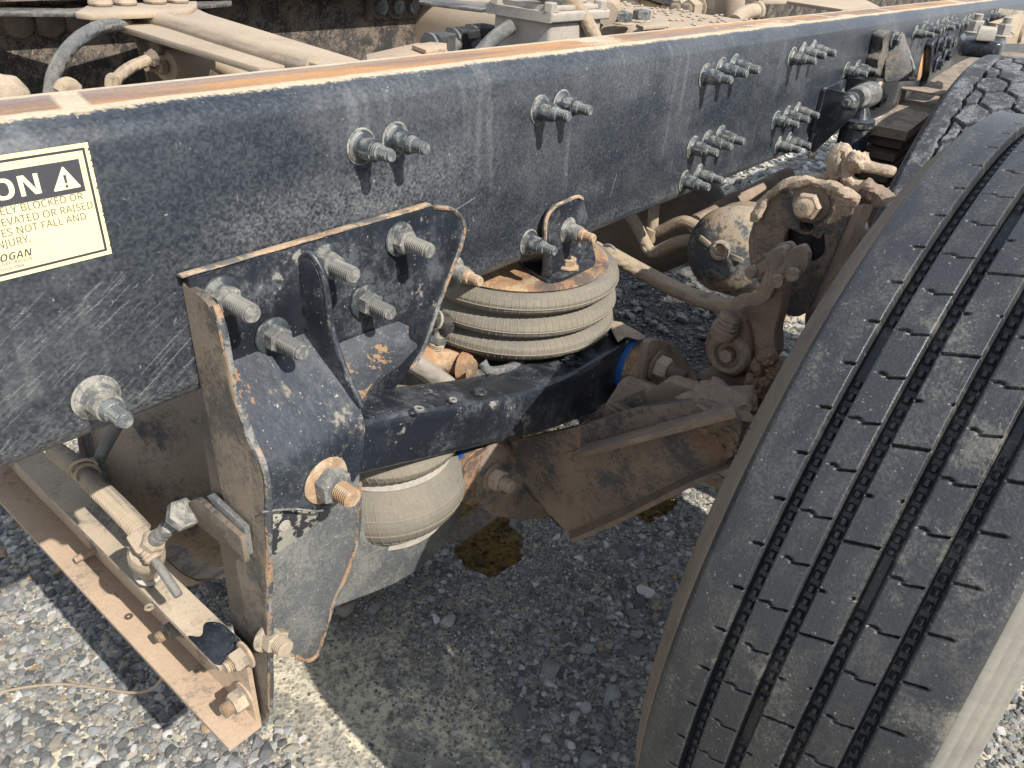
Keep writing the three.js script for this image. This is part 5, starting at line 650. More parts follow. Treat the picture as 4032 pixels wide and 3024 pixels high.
{ const c = V(1.86,0.0914,0.0762); part(shock, 'shock_body', lathe([[0.001, -0.42], [0.031, -0.42], [0.033, -0.03], [0.036, -0.028], [0.036, -0.014], [0.026, -0.01], [0.014, 0.014]], V(c.x, c.y, c.z), V(-0.05, 1, 0.0), 40), paintDusty); }
hexBoltParts(shock, V(1.86, 0.108, 0.0105), Z, { af: 0.024, h: 0.012, wr: 0.019, r: 0.006, len: 0.003, mat: paintDusty, wm: paintDusty, tm: paintDusty });
const tri = thing('triangular_bracket', 'black triangular lug bracket with two bolts on the rail above the shock mount', 'bracket');
part(tri, 'bolt_pad', prism([V(2.0803,0.145,0.028),V(2.05,0.1804,0.028),V(2.066,0.1955,0.028),V(2.0381,0.2311,0.028),V(2.0686,0.2413,0.028),V(2.143,0.2377,0.028),V(2.1912,0.227,0.028),V(2.1822,0.2004,0.028),V(2.1465,0.1817,0.028),V(2.1872,0.1379,0.028),V(2.1398,0.1269,0.028)], 0.028, Z, { r: 0.014, bevel: 0.003 }), paintSand);
part(tri, 'web_plate', prism([V(2.1, 0.226, 0.028), V(2.16, 0.23, 0.03), ...[V(2.1372,0.1511,0.1),V(2.132,0.139,0.1)], V(2.12, 0.12, 0.028)], 0.01, NX, { r: 0.01, bevel: 0.002 }), paintSand);
part(tri, 'rim_edge', tube([V(2.1633,0.2328,0.03), V(2.1704,0.1897,0.06), V(2.1397,0.1456,0.1)], 0.004, { seg: 16, rad: 8 }), boltDust);
part(tri, 'lower_edge', tube([V(2.1256,0.135,0.03), V(2.1457,0.1344,0.065), V(2.1421,0.1402,0.1)], 0.005, { seg: 16, rad: 8 }), dustWorn);
for (const p of [V(2.116,0.2189,0.029),V(2.1346,0.1617,0.029)]) hexBoltParts(tri, p, Z, { af: 0.022, h: 0.012, wr: 0.018, r: 0.005, len: 0.002, mat: paintDusty, wm: boltSteel, tm: boltSteel });
const hang2 = thing('spring_hanger', 'black spring hanger plate with round bolts and a bare orange patch', 'spring hanger');
part(hang2, 'plate', prism([V(2.6178,0.0329,0.02),V(2.6259,0.0902,0.02),V(2.5425,0.1768,0.02),V(2.5623,0.1947,0.02),V(2.6906,0.1949,0.02),V(2.7467,0.1768,0.02),V(2.8418,0.1117,0.02),V(2.7804,0.0564,0.02),V(2.7491,-0.0224,0.02)], 0.02, Z, { r: 0.03, bevel: 0.004 }), paintDark);
for (const p of [V(2.6083,0.1754,0.022),V(2.6791,0.1785,0.022),V(2.726,0.1782,0.022),V(2.6568,0.1223,0.022),V(2.7252,0.1402,0.022)]) hexBoltParts(hang2, p, Z, { af: 0.026, h: 0.012, wr: 0.024, r: 0.005, len: 0.002, mat: paintDark, wm: paintDusty, tm: paintDark });
for (const p of [V(2.2317,0.0597,0.002),V(2.2608,0.0646,0.002)]) hexBoltParts(hang2, p, Z, { af: 0.026, h: 0.01, wr: 0.022, r: 0.004, len: 0.002, mat: paintDusty, wm: paintDusty, tm: boltSteel });
part(hang2, 'bare_patch', prism([V(2.5806,0.0787,0.0012),V(2.5605,0.1118,0.0012),V(2.5482,0.1497,0.0012),V(2.5743,0.182,0.0012),V(2.6011,0.1485,0.0012),V(2.6124,0.1076,0.0012),V(2.6124,0.0796,0.0012)], 0.001, Z, { r: 0.01, bevel: 0.0002 }), weathered({ base: [0.45, 0.27, 0.13], rough: 0.9, tone: 0.2, N: 128 }), 'bare orange patch');
part(hang2, 'bare_patch', prism([V(2.152,0.0818,0.0012),V(2.1844,0.1009,0.0012),V(2.2174,0.1123,0.0012),V(2.2456,0.1063,0.0012),V(2.2228,0.0835,0.0012),V(2.1803,0.0743,0.0012)], 0.001, Z, { r: 0.01, bevel: 0.0002 }), weathered({ base: [0.45, 0.36, 0.25], rough: 0.9, tone: 0.2, N: 128 }));
const ubolt = thing('ubolt_plate', 'thick black rounded clamp plate with bright nuts above the rear tyre', 'clamp plate');
part(ubolt, 'plate', prism([V(2.1867,0.243,0.1547),V(2.3536,0.243,0.1307),V(2.3918,0.243,0.1459),V(2.3511,0.243,0.2156),V(2.2495,0.243,0.2451),V(2.1052,0.243,0.2632),V(2.0993,0.243,0.2242),V(2.0822,0.243,0.187)], 0.036, Y, { r: 0.03, bevel: 0.008, segs: 6 }), paintDark);
for (const p of [V(2.2622,0.2435,0.1659),V(2.2587,0.2435,0.2293)]) hexBoltParts(ubolt, p, Y, { af: 0.03, h: 0.024, wr: 0.02, r: 0.0105, len: 0.014, mat: castGrey, wm: castGrey, tm: castGrey });
part(ubolt, 'spring_block', prism([V(2.1389,0.27,0.1977),V(2.1476,0.27,0.2331),V(2.0834,0.27,0.2468),V(2.0618,0.27,0.2153)], 0.026, Y, { bevel: 0.004 }), castGrey);
const endBr = thing('rail_end_bracket', 'tan dusty bracket with a round boss at the far end of the rail', 'bracket');
part(endBr, 'boss', lathe([[0, 0.1], [0.045, 0.1], [0.05, 0.09], [0.05, 0], [0.001, 0]], V(3.3606,0.1963,0.01), Z, 30), dustWorn);
part(endBr, 'plate', prism([V(2.852,0.2317,0.1),V(3.0084,0.2354,0.1),V(3.2672,0.2419,0.1),V(3.6179,0.1282,0.1),V(3.1169,0.1585,0.1),V(2.9704,0.1939,0.1)], 0.02, Z, { bevel: 0.002, r: 0.01 }), dustCoat);

const rear = thing('drive_tyre', 'dusty rear drive tyre with hexagonal tread lugs in the upper right', 'tyre', V(1.98, -0.29, 0));
{
  const R = 0.52, hexD = (s, w) => { // lug pattern: distance to the nearest hexagon edge
    const a = 0.058, x = s / a, y = (w - 0.374) / a * 1.02, q = (px, py) => { const dx = Math.abs(px), dy = Math.abs(py); return Math.max(dy, dx * 0.866 + dy * 0.5); };
    const W2 = 1, H2 = 1.1547 * 1.5, best = [0, 1].map((k) => { const ox = k * 0.866, oy = k * 0; return 0; });
    const sx = 1.732, sy = 1; let m = 9; for (const [ox, oy] of [[0, 0], [0.866, 0.5]]) { const ux = ((x - ox) % sx + sx * 1.5) % sx - sx / 2, uy = ((y - oy) % sy + sy * 1.5) % sy - sy / 2; m = Math.min(m, q(ux, uy)); } return 0.5 - m; };
  const ws = []; for (let w = 0.25; w <= 0.499; w += 0.0022) ws.push(w);
  const depth = (s, w) => { let d = 0.004 * Math.pow(Math.abs(w - 0.374) / 0.12, 4) + 0.012 * Math.pow(clamp((Math.abs(w - 0.374) - 0.112) / 0.012), 2); const c = Math.abs(w - 0.374), wav = 0.002 * Math.sin(s * 108) + 0.001 * Math.sin(s * 231); if (c > 0.083 + wav) return d; if (c > 0.078 + wav) return d + 0.013; const h = hexD(s, w); return d + 0.012 * ss(0.06, 0.03, h); };
  part(rear, 'tread', treadGrid(R, ws, 1.0, 3.1, 0.0022 / R, depth), treadRear, null, true);
  part(rear, 'tread_far_side', treadGrid(R, ws.filter((w, i) => i % 4 === 0), 3.1, 1.0 + Math.PI * 2, 0.03, (s, w) => 0.004 + 0.012 * Math.pow(clamp((Math.abs(w - 0.374) - 0.112) / 0.012), 2)), treadRear, null, true);
  part(rear, 'inner_sidewall', ringLathe([[0.25, 0.505], [0.247, 0.5], [0.244, 0.488], [0.242, 0.486], [0.236, 0.46], [0.232, 0.42], [0.238, 0.37], [0.256, 0.31], [0.27, 0.28]]), sideMat, 'brown dusty inner sidewall', true);
  part(rear, 'outer_sidewall', ringLathe([[0.499, 0.505], [0.504, 0.488], [0.512, 0.46], [0.516, 0.42], [0.51, 0.37], [0.492, 0.31], [0.478, 0.28]]), sideMat, null, true);
  part(rear, 'rim', ringLathe([[0.27, 0.28], [0.37, 0.25], [0.478, 0.28]], 64), paintDusty, null, true);
  part(rear, 'wheel_disc', ringLathe([[0.4, 0.26], [0.41, 0.001]], 64), paintDusty, null, true);
}
const rearAxle = thing('rear_axle', 'dark dusty rear axle housing under the rails behind the brake chamber', 'axle');
part(rearAxle, 'axle_tube', lathe([[0.001, 0], [0.075, 0], [0.075, 0.5], [0.17, 0.62], [0.2, 0.75], [0.17, 0.88], [0.075, 1.0], [0.075, 1.3], [0.001, 1.3]], V(1.98, -0.29, 0.25), NZ, 48), leafSteel);
part(rearAxle, 'brake_drum', lathe([[0.001, 0], [0.2, 0], [0.2, 0.12], [0.001, 0.12]], V(1.98, -0.29, 0.1), Z, 48), leafSteel);
const tRod = thing('torque_rod', 'brown dusty torque rod under the rail leading towards the rear axle', 'rod');
part(tRod, 'rod', tube([V(1.7244,-0.2114,-0.2), V(1.8702,-0.2014,-0.2), V(2.0934,-0.1961,-0.2), V(2.2837,-0.1916,-0.2)], 0.024, { seg: 10, rad: 16 }), mudCoat);

// ================= inside of the frame =================
const far = thing('far_frame_rail', 'far frame rail with dark speckled inner web across the top', 'frame rail');
{ const g = railGeo(-0.9, 7); g.scale(1, 1, -1); const i = g.attributes.position; for (let k = 0; k < i.count; k += 3) { for (const at of [g.attributes.position, g.attributes.normal, g.attributes.uv]) { const n = at.itemSize; for (let c = 0; c < n; c++) { const a = at.array[(k + 1) * n + c]; at.array[(k + 1) * n + c] = at.array[(k + 2) * n + c]; at.array[(k + 2) * n + c] = a; } } } g.translate(0, 0, -0.862); part(far, 'rail_channel', boxUV(g, 0.3), railFar, null, true); }
part(far, 'splice_plate', prism([V(0.508,0.242,-0.848),V(0.6188,0.244,-0.848),V(0.6868,0.2363,-0.848),V(0.6823,0.2147,-0.848),V(0.6034,0.2097,-0.848),V(0.4985,0.2054,-0.848)], 0.005, Z, { bevel: 0.001 }), railFar);
for (const p of [V(0.5249,0.223,-0.847),V(0.5723,0.2223,-0.847),V(0.6177,0.2247,-0.847),V(0.8793,0.2287,-0.847)]) part(far, 'rivet_head', lathe([[0, 0.016], [0.012, 0.015], [0.022, 0.009], [0.025, 0]], p, Z, 26), leafSteel);
part(far, 'reinforcement', prism([V(1.2469,0.2556,-0.846),V(1.2428,0.1955,-0.846),V(1.5559,0.1932,-0.846),V(1.5532,0.2606,-0.846)], 0.008, Z, { bevel: 0.001 }), railFar);
for (const p of [V(1.2778,0.2244,-0.846),V(1.3279,0.222,-0.846),V(1.3756,0.2215,-0.846)]) hexBoltParts(far, p, Z, { af: 0.03, h: 0.014, wr: 0.026, r: 0.008, len: 0.003, mat: boltSteel, wm: leafSteel, tm: boltSteel });
const gus = thing('crossmember_brace', 'tan dusty pressed brace joining the two frame rails at the upper left', 'brace');
{
  const strip = (a, b, c, d, y, t, m, n, out) => part(gus, n, prism([a, b, c, d], t, out ?? Y, { bevel: 0.0015 }), m);
  part(gus, 'left_arm', prism([V(0.5796,0.245,-0.7148),V(0.6202,0.245,-0.7371),V(0.6799,0.245,-0.6876),V(0.613,0.245,-0.224),V(0.5511,0.245,-0.2291)], 0.009, Y, { r: 0.004, bevel: 0.0015 }), dustCoat);
  part(gus, 'right_arm', prism([V(0.6326,0.256,-0.6041),V(0.7316,0.256,-0.6634),V(0.7124,0.256,-0.5954),V(0.6432,0.256,-0.1394),V(0.5832,0.256,-0.1575)], 0.006, Y, { r: 0.004, bevel: 0.0015 }), dustCoat);
  part(gus, 'rolled_edge', tube([V(0.631,0.248,-0.6364),V(0.6311,0.248,-0.5496),V(0.6138,0.248,-0.3939),V(0.6001,0.248,-0.2541),V(0.5928,0.248,-0.1793)], 0.0135, { seg: 40, rad: 14 }), dustCoat);
  part(gus, 'end_plate', prism([V(0.5196,0.262,-0.6191),V(0.5763,0.262,-0.6995),V(0.7571,0.262,-0.7044),V(0.723,0.262,-0.6471),V(0.6818,0.262,-0.5974),V(0.6058,0.262,-0.5919),V(0.5332,0.262,-0.5934)], 0.008, Y, { r: 0.006, bevel: 0.0015 }), dustCoat);
  for (const p of [V(0.5858,0.262,-0.6789),V(0.624,0.262,-0.6805),V(0.6751,0.262,-0.6856),V(0.7141,0.262,-0.6884),V(0.6143,0.262,-0.7205),V(0.7,0.262,-0.7185)]) part(gus, 'rivet_head', lathe([[0, 0.012], [0.013, 0.0095], [0.0165, 0.008], [0.0175, 0.004], [0.016, 0.001], [0.013, 0]], p, Y, 26), dustCoat);
}
const strap2 = thing('upper_strap', 'dark flat steel strip lying along the far rail at the top left', 'strip');
part(strap2, 'strip', prism([V(0.4243,0.252,-0.7516),V(0.5457,0.252,-0.6968),V(0.653,0.252,-0.6991),V(0.8504,0.252,-0.7508),V(0.8922,0.252,-0.816),V(0.681,0.252,-0.7677),V(0.5688,0.252,-0.7485),V(0.4418,0.252,-0.8027)], 0.006, Y, { bevel: 0.001 }), paintSand);
const hose1 = thing('air_hose', 'thick grey air hose arching up behind the near rail', 'hose');
part(hose1, 'hose', tube([V(0.416,0.1773,-0.5), V(0.4205,0.1893,-0.5), V(0.428,0.2065,-0.5), V(0.4428,0.2258,-0.5), V(0.4606,0.241,-0.5), V(0.4886,0.2491,-0.52), V(0.5295,0.2508,-0.56), V(0.5924,0.2439,-0.62)], 0.0088, { seg: 60, rad: 18 }), hoseGrey);
const solen = thing('solenoid', 'dusty round solenoid with a hex terminal on an upright plate', 'solenoid');
{
  const c = V(0.6074,0.1948,-0.55), d = V(-0.96, 0.05, 0.26).normalize(), at = (k) => c.clone().addScaledVector(d, k);
  part(solen, 'can', lathe([[0, 0], [0.024, 0], [0.026, 0.004], [0.026, 0.056], [0.022, 0.064], [0, 0.066]], at(-0.06), d, 36), hoseDust);
  part(solen, 'terminal_nut', hex(0.02, 0.013, at(0.008), d, 0.3), boltRust); part(solen, 'terminal', lathe(threadProf(0.0055, 0.02, 0.003), at(0.02), d), boltRust);
  part(solen, 'side_terminal', box(at(0.008).add(V(0.02, -0.05, 0.01)), at(0.03).add(V(0.02, -0.035, 0.04)), 0.002), castGrey);
  part(solen, 'mount_plate', prism([V(0.6184,0.225,-0.56),V(0.6318,0.2267,-0.56),V(0.6418,0.1991,-0.56),V(0.654,0.1581,-0.56),V(0.6118,0.1556,-0.56)], 0.006, V(-1, 0, 1), { r: 0.01 }), hoseDust);
  part(solen, 'screw_head', hex(0.022, 0.02, V(0.6109,0.2223,-0.555), d), leafSteel);
}
const cab1 = thing('battery_cable', 'brown cable bending from the solenoid terminal down behind the near rail', 'cable');
part(cab1, 'sheath', tube([V(0.488,0.1887,-0.48),V(0.4958,0.1961,-0.48),V(0.5055,0.204,-0.48),V(0.5209,0.2114,-0.48),V(0.5357,0.2155,-0.48),V(0.5481,0.2187,-0.48)], 0.0076, { seg: 40, rad: 14 }), hoseDust);
part(cab1, 'lug', blob(V(0.5501,0.2191,-0.48), 0.009, 0.011, 0.009, 0.3, 4), leafSteel);
part(cab1, 'loop', tube([V(0.4672,0.1973,-0.44),V(0.4697,0.206,-0.44),V(0.4738,0.2089,-0.44),V(0.4767,0.2053,-0.44),V(0.4748,0.1965,-0.44)], 0.0052, { seg: 30, rad: 12 }), hoseDust);
const dome1 = thing('hose_end', 'tan rounded hose end showing over the rail at the far left', 'hose');
part(dome1, 'sleeve', blob(V(0.2974,0.2292,-0.3), 0.024, 0.02, 0.02, 0.15, 5, 2), dustCoat);
const elbow = thing('hose_elbow', 'short tan elbow below the arching air hose', 'hose');
part(elbow, 'elbow', tube([V(0.3997,0.2008,-0.42),V(0.4048,0.2066,-0.42),V(0.4122,0.208,-0.42),V(0.4182,0.201,-0.42)], 0.0095, { seg: 24, rad: 14 }), hoseDust);
const inner = thing('inner_panel', 'brown dusty upright panel inside the frame behind the solenoid', 'panel');
part(inner, 'panel', prism([V(0.6213,0.2171,-0.66),V(0.6518,0.2366,-0.66),V(0.9749,0.1435,-0.66),V(0.9053,0.0837,-0.66),V(0.6277,0.1086,-0.66),V(0.6291,0.1651,-0.66)], 0.008, Z, { bevel: 0.001 }), weathered({ base: [0.14, 0.105, 0.078], rough: 0.95, tone: 0.25, coats: [{ col: [0.05, 0.042, 0.036], t: 0.6, s: 0.2, max: 0.7, cells: 6 }], N: 256 }));
part(inner, 'rod', tube([V(0.6933,0.2039,-0.62), V(0.7264,0.1801,-0.6), V(0.7775,0.1426,-0.58)], 0.016, { seg: 10, rad: 12 }), hoseDust);
// deep crossmember with rounded near edge
const xm = thing('main_crossmember', 'broad tan crossmember with rounded edge and sandy top in the upper middle', 'crossmember');
{
  const y = 0.245, a = V(1.3244,0.245,-0.5615), b = V(1.0788,0.245,-0.1805), c0 = V(1.6671,0.245,-0.2634); const r = 0.06, rows = []; const zz = [-0.86, -0.4, -0.085];
  for (const z of zz) { const x0 = lerp(1.4, 1.42, (z + 0.86) / 0.77), row = []; row.push(V(x0, y - 0.26, z), V(x0, y - r, z)); for (let k = 1; k <= 7; k++) { const t = k / 7 * Math.PI / 2; row.push(V(x0 + r - r * Math.cos(t), y - r + r * Math.sin(t), z)); } row.push(V(x0 + 0.42, y, z), V(x0 + 0.48, y - 0.02, z)); rows.push(row); }
  part(xm, 'pressed_beam', sheet(rows, 0.01, V(-0.5, 0.8, 0), 0.9), dustCoat);
  for (const p of [V(1.5381,0.2455,-0.5719),V(1.6682,0.2455,-0.5642),V(1.4262,0.2455,-0.2944),V(1.5077,0.2455,-0.301)]) hexBoltParts(xm, p, Y, { af: 0.032, h: 0.018, wr: 0.022, r: 0.006, len: 0.002, mat: boltSteel, wm: dustCoat, tm: boltSteel });
  part(xm, 'cover_plate', prism([V(1.5501,0.251,-0.516),V(1.6095,0.251,-0.4814),V(1.6893,0.251,-0.3955),V(1.6049,0.251,-0.3532),V(1.5214,0.251,-0.3964)], 0.006, Y, { bevel: 0.001 }), dustCoat);
  part(xm, 'tie_plate', prism([V(1.4119,0.251,-0.2528),V(1.5297,0.251,-0.2755),V(1.5326,0.251,-0.2444),V(1.466,0.251,-0.2184),V(1.3876,0.251,-0.2209)], 0.006, Y, { bevel: 0.001 }), dustCoat);
  const grit = []; for (let k = 0; k < 260; k++) { const z = rr(-0.85, -0.1), x = rr(1.48, 1.85), q = rock(3, 0).clone(); q.scale(rr(0.003, 0.008), rr(0.002, 0.005), rr(0.003, 0.008)); q.translate(x, 0.247, z); grit.push(q); }
  part(xm, 'grit', merge(...grit), dustCoat).userData.kind = 'stuff';
  part(xm, 'edge_strip', prism([V(1.2216,0.262,-0.6569),V(1.3056,0.262,-0.5356),V(1.2341,0.262,-0.4605),V(1.1917,0.262,-0.4581),V(1.1631,0.262,-0.5962)], 0.006, Y, { bevel: 0.001 }), paintSand);
}
const valve = thing('relay_valve', 'grey cast air valve with bolted cover and hose elbow standing behind the rail', 'valve');
{
  const bx = V(1.19, 0.17, -0.3);
  part(valve, 'housing', box(V(1.115, 0.15, -0.36), V(1.265, 0.268, -0.235), 0.006), castGrey);
  part(valve, 'cover', box(V(1.105, 0.2682, -0.372), V(1.275, 0.284, -0.225), 0.004), castGrey);
  part(valve, 'rim_plate', box(V(1.12, 0.2842, -0.36), V(1.26, 0.292, -0.237), 0.003), castGrey);
  for (const [x, z] of [[1.118, -0.24], [1.262, -0.24], [1.118, -0.357], [1.262, -0.357]]) part(valve, 'cover_bolt', merge(lathe([[0, 0], [0.014, 0], [0.014, 0.002], [0, 0.002]], V(x, 0.2842, z), Y, 20), hex(0.02, 0.012, V(x, 0.2862, z), Y, 0.3)), castGrey);
  const d = V(0.8, 0.15, -0.58).normalize(), c = V(1.165, 0.325, -0.3);
  part(valve, 'port_body', lathe([[0, 0], [0.024, 0], [0.026, 0.006], [0.026, 0.03], [0.031, 0.033], [0.031, 0.05], [0.036, 0.053], [0.036, 0.06], [0.03, 0.064], [0.03, 0.085], [0, 0.087]], c, d, 32), castGrey);
  part(valve, 'hex_port', hex(0.05, 0.024, c.clone().addScaledVector(d, 0.012), d, 0.2), castGrey);
  part(valve, 'plug', lathe([[0, 0.018], [0.005, 0.02], [0.011, 0.02], [0.013, 0.017], [0.013, 0]], V(1.205, 0.306, -0.268), V(-0.4, 0.15, 0.9), 20), castGrey);
  part(valve, 'lug', box(V(1.222, 0.292, -0.29), V(1.245, 0.325, -0.255), 0.004), castGrey);
  part(valve, 'hose_end', lathe([[0, 0], [0.017, 0], [0.0185, 0.004], [0.0185, 0.05], [0.016, 0.054], [0, 0.054]], V(1.115, 0.318, -0.27), V(0.9, -0.25, 0.25), 24), hoseGrey);
  part(valve, 'hose', tube([V(1.16, 0.306, -0.257), V(1.185, 0.298, -0.25), V(1.205, 0.275, -0.235), V(1.215, 0.24, -0.21), V(1.215, 0.2, -0.2)], 0.0125, { seg: 30, rad: 14 }), hoseDust);
  part(valve, 'feed_pipe', tube([V(1.105, 0.255, -0.31), V(1.07, 0.235, -0.32), V(1.03, 0.2, -0.33)], 0.012, { seg: 16, rad: 12 }), hoseGrey);
}
const plug = thing('cable_connectors', 'cluster of black moulded cable connectors beside the cast valve', 'connector');
for (const [p, s] of [[V(1.0435,0.2135,-0.42), [0.022, 0.02, 0.02]], [V(1.1452,0.2099,-0.46), [0.026, 0.022, 0.022]], [V(1.2164,0.2099,-0.48), [0.024, 0.022, 0.022]]]) { part(plug, 'connector', box(p.clone().add(V(-s[0], -s[1], -s[2])), p.clone().add(V(s[0], s[1], s[2])), 0.006), blackRubber); part(plug, 'rib', lathe([[0, 0], [s[1] * 1.08, 0], [s[1] * 1.08, 0.006], [0, 0.007]], p.clone().add(V(-s[0] - 0.006, 0, 0)), X, 20), hoseGrey); }
part(plug, 'boot', blob(V(1.0831,0.2089,-0.43), 0.018, 0.014, 0.016, 0.3, 4), hoseGrey); part(plug, 'boot', blob(V(1.1577,0.2033,-0.45), 0.02, 0.016, 0.016, 0.35, 4, 4), hoseGrey);
const shelf = thing('bracket_shelf', 'flat tan ledge just inside the near rail beside the connectors', 'ledge');
part(shelf, 'ledge', prism([V(0.7707,0.235,-0.2972),V(0.9173,0.235,-0.3467),V(0.9455,0.235,-0.3131),V(0.8761,0.235,-0.2309),V(0.6754,0.235,-0.1775)], 0.008, Y, { bevel: 0.0015 }), dustPink);
part(shelf, 'upper_ledge', prism([V(0.8586,0.242,-0.2953),V(0.9087,0.242,-0.307),V(0.9224,0.242,-0.2856),V(0.8852,0.242,-0.2493),V(0.8436,0.242,-0.2506)], 0.006, Y, { bevel: 0.001 }), dustPink);
// beyond the crossmember
const wall2 = thing('rear_gusset_plate', 'tan upright gusset plate with holes near the top centre right', 'gusset plate');
part(wall2, 'plate', prism([V(2.1,0.266,-0.84),V(2.1,0.1537,-0.741),V(2.1,0.1889,-0.5457),V(2.1,0.2116,-0.4088),V(2.1,0.2277,-0.3065),V(2.1,0.3113,-0.3269)], 0.01, NX, { bevel: 0.001, holes: [[V(2.1,0.2117,-0.5827), 0.022], [V(2.1,0.2129,-0.5607), 0.013]] }), dustWorn);
for (const p of [V(2.098,0.2283,-0.5262),V(2.098,0.232,-0.4913),V(2.098,0.1939,-0.5236)]) hexBoltParts(wall2, p, NX, { af: 0.045, h: 0.04, wr: 0.032, r: 0.015, len: 0.014, mat: dustWorn, wm: dustWorn, tm: dustCoat });
const box2 = thing('frame_box', 'black square fitting with a bolt beside the upright tan pipe', 'bracket');
part(box2, 'block', box(V(2.2, 0.1, -0.58), V(2.32, 0.27, -0.42), 0.006), paintSand);
hexBoltParts(box2, V(2.198,0.2282,-0.498), NX, { af: 0.05, h: 0.02, wr: 0.034, r: 0.02, len: 0.002, mat: paintSand, wm: paintSand, tm: paintSand });
const pole = thing('upright_pipe', 'upright tan pipe standing behind the rail at the top', 'pipe');
part(pole, 'pipe', tube([V(2.0236,0.2041,-0.35), V(2.0089,0.2476,-0.35), V(1.9899,0.3001,-0.35)], 0.037, { seg: 6, rad: 20 }), dustCoat);
const hs = thing('short_hose', 'short curved tan hose with a clamp to the right of the upright pipe', 'hose');
part(hs, 'hose', tube([V(1.8403,0.2384,-0.25),V(1.8551,0.2476,-0.25),V(1.8861,0.2544,-0.25),V(1.9301,0.2568,-0.25),V(1.9628,0.2537,-0.25)], 0.017, { seg: 24, rad: 14 }), dustCoat);
part(hs, 'clamp', lathe([[0.016, 0], [0.022, 0.002], [0.022, 0.014], [0.017, 0.016]], V(1.9358,0.2556,-0.25), X, 24), dustWorn);
const turret = thing('pipe_stub', 'ridged tan pipe stub on the far side of the crossmember', 'pipe');
part(turret, 'stub', lathe([[0, 0], [0.075, 0], [0.075, 0.03], [0.06, 0.035], [0.055, 0.05], [0.065, 0.055], [0.065, 0.12], [0, 0.12]], V(1.4653,0.25,-0.4073), V(0.3, 1, 0.1), 32), dustCoat);
part(turret, 'side_pipe', tube([V(1.3318,0.27,-0.2686),V(1.4512,0.27,-0.3539),V(1.6505,0.27,-0.4996)], 0.02, { seg: 10, rad: 12 }), dustCoat);
const brace2 = thing('rear_brace', 'tan dusty brace crossing between the rails at the top right', 'brace');
part(brace2, 'arm', prism([V(2.1249,0.266,-0.3273),V(2.2382,0.266,-0.2993),V(2.1794,0.266,-0.1276),V(2.4334,0.266,-0.1164),V(2.7534,0.266,-0.2748),V(2.4945,0.266,-0.4078)], 0.008, Y, { bevel: 0.001 }), dustCoat);

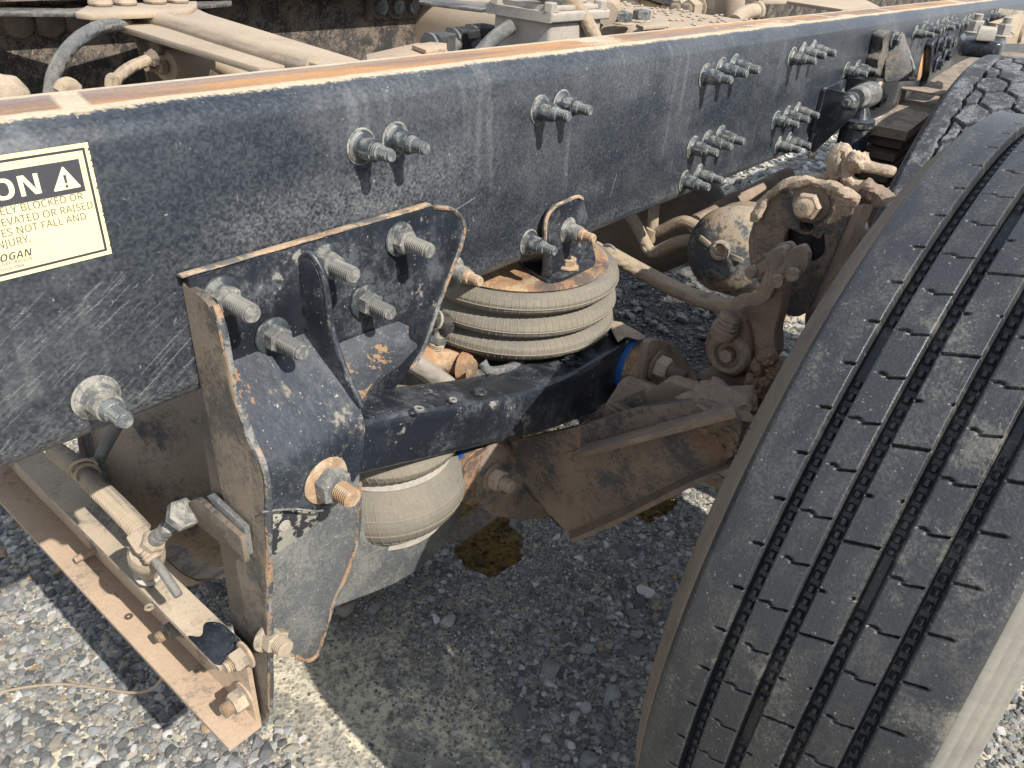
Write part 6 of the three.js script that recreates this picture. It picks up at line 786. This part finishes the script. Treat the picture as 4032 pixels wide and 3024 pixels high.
// rusty air elbow and strut seen between the bracket and the air spring
const rel = thing('rusty_elbow', 'rusty elbow fitting with a domed plug below the air spring', 'pipe fitting');
{
  const d = V(0.75, -0.15, 0.6).normalize(), c = V(0.7075,-0.1592,-0.1), at = (k) => c.clone().addScaledVector(d, k);
  part(rel, 'body', lathe([[0, 0], [0.022, 0], [0.024, 0.004], [0.024, 0.03], [0.02, 0.036], [0.022, 0.075], [0, 0.076]], at(-0.03), d, 28), rustCoat);
  part(rel, 'domed_plug', lathe([[0, 0.02], [0.012, 0.019], [0.015, 0.016], [0.02, 0.015], [0.0235, 0.01], [0.0245, 0], [0, 0]], V(0.7356,-0.1633,-0.06), V(0.25, 0.1, 0.95), 30), rustCoat);
  part(rel, 'boss', lathe([[0, 0], [0.028, 0], [0.028, 0.03], [0, 0.03]], V(0.7523,-0.1756,-0.085), V(0.25, 0.1, 0.95), 26), rustCoat);
  const n = V(0.7151,-0.1439,-0.1), nd = V(0.12, 0.85, 0.2).normalize(); part(rel, 'neck', lathe(threadProf(0.0125, 0.018, 0.003), n, nd), dustCoat); part(rel, 'steel_nut', hex(0.024, 0.008, n.clone().addScaledVector(nd, 0.018), nd, 0.3), boltSteel); part(rel, 'stem', lathe([[0, 0], [0.008, 0], [0.008, 0.022], [0, 0.023]], n.clone().addScaledVector(nd, 0.024), nd, 18), castGrey);
  const e = n.clone().addScaledVector(nd, 0.052); part(rel, 'push_in_elbow', tube([e.clone().add(V(0.004, -0.014, 0)), e, e.clone().add(V(-0.03, 0.012, -0.005)), e.clone().add(V(-0.07, 0.02, -0.01))], (t) => t < 0.45 ? 0.0135 : 0.0105, { seg: 30, rad: 16 }), blackRubber, 'black push-in elbow with steel ring');
  part(rel, 'steel_ring', lathe([[0.01, 0], [0.0145, 0], [0.0145, 0.004], [0.01, 0.004]], e.clone().add(V(-0.012, 0.006, -0.002)), V(-0.92, 0.36, -0.15), 26), castGrey);
}
const strut = thing('dusty_tube', 'straight pale dusty tube slanting below the rusty elbow', 'tube');
part(strut, 'tube', tube([V(0.6153,-0.0976,-0.06), V(0.6541,-0.1343,-0.06), V(0.7219,-0.2005,-0.06)], 0.0145, { seg: 8, rad: 18 }), castGrey);
const saddle2 = thing('seat_casting', 'dark seat casting with a curled lip under the air spring', 'spring seat');
part(saddle2, 'seat', box(V(0.73, -0.2, -0.2), V(1.03, -0.1745, -0.01), 0.006), paintSand);
part(saddle2, 'curled_lip', tube([V(0.7097,-0.1202,0), V(0.7118,-0.1304,0.01), V(0.7479,-0.1435,0.01), V(0.7982,-0.1577,0)], 0.007, { seg: 24, rad: 10 }), sandyPaint);
part(saddle2, 'post', box(V(0.7, -0.3, -0.18), V(0.76, -0.176, -0.1), 0.004), paintSand);

for (const [src, x, y, z, lab] of [[tyre, 0.926, -0.2077, -1.98, 'unseen truck tyre on the far side opposite the front tyre, added to block low sky'], [rear, 1.98, -0.29, -1.6, 'unseen drive tyre on the far side opposite the rear tyre, added to block low sky']]) { const c = src.clone(); c.name = numbered('unseen_far_side_tyre'); c.userData.label = lab; c.position.set(x, y, z); c.rotation.y = 0; scene.add(c); }  // unseen tyres, added to shade the ground and darken its reflections
// raise everything so that the yard lies at height zero
for (const o of [...scene.children]) if (o !== sun) o.position.y -= GROUND;
camera.position.y -= GROUND; sun.position.y -= GROUND; sun.target.position.set(0.9, 0.7, 0); sun.position.copy(toSun).multiplyScalar(6).add(sun.target.position); scene.add(sun.target); sun.target.name = 'sun_target';
renderer.render(scene, camera);
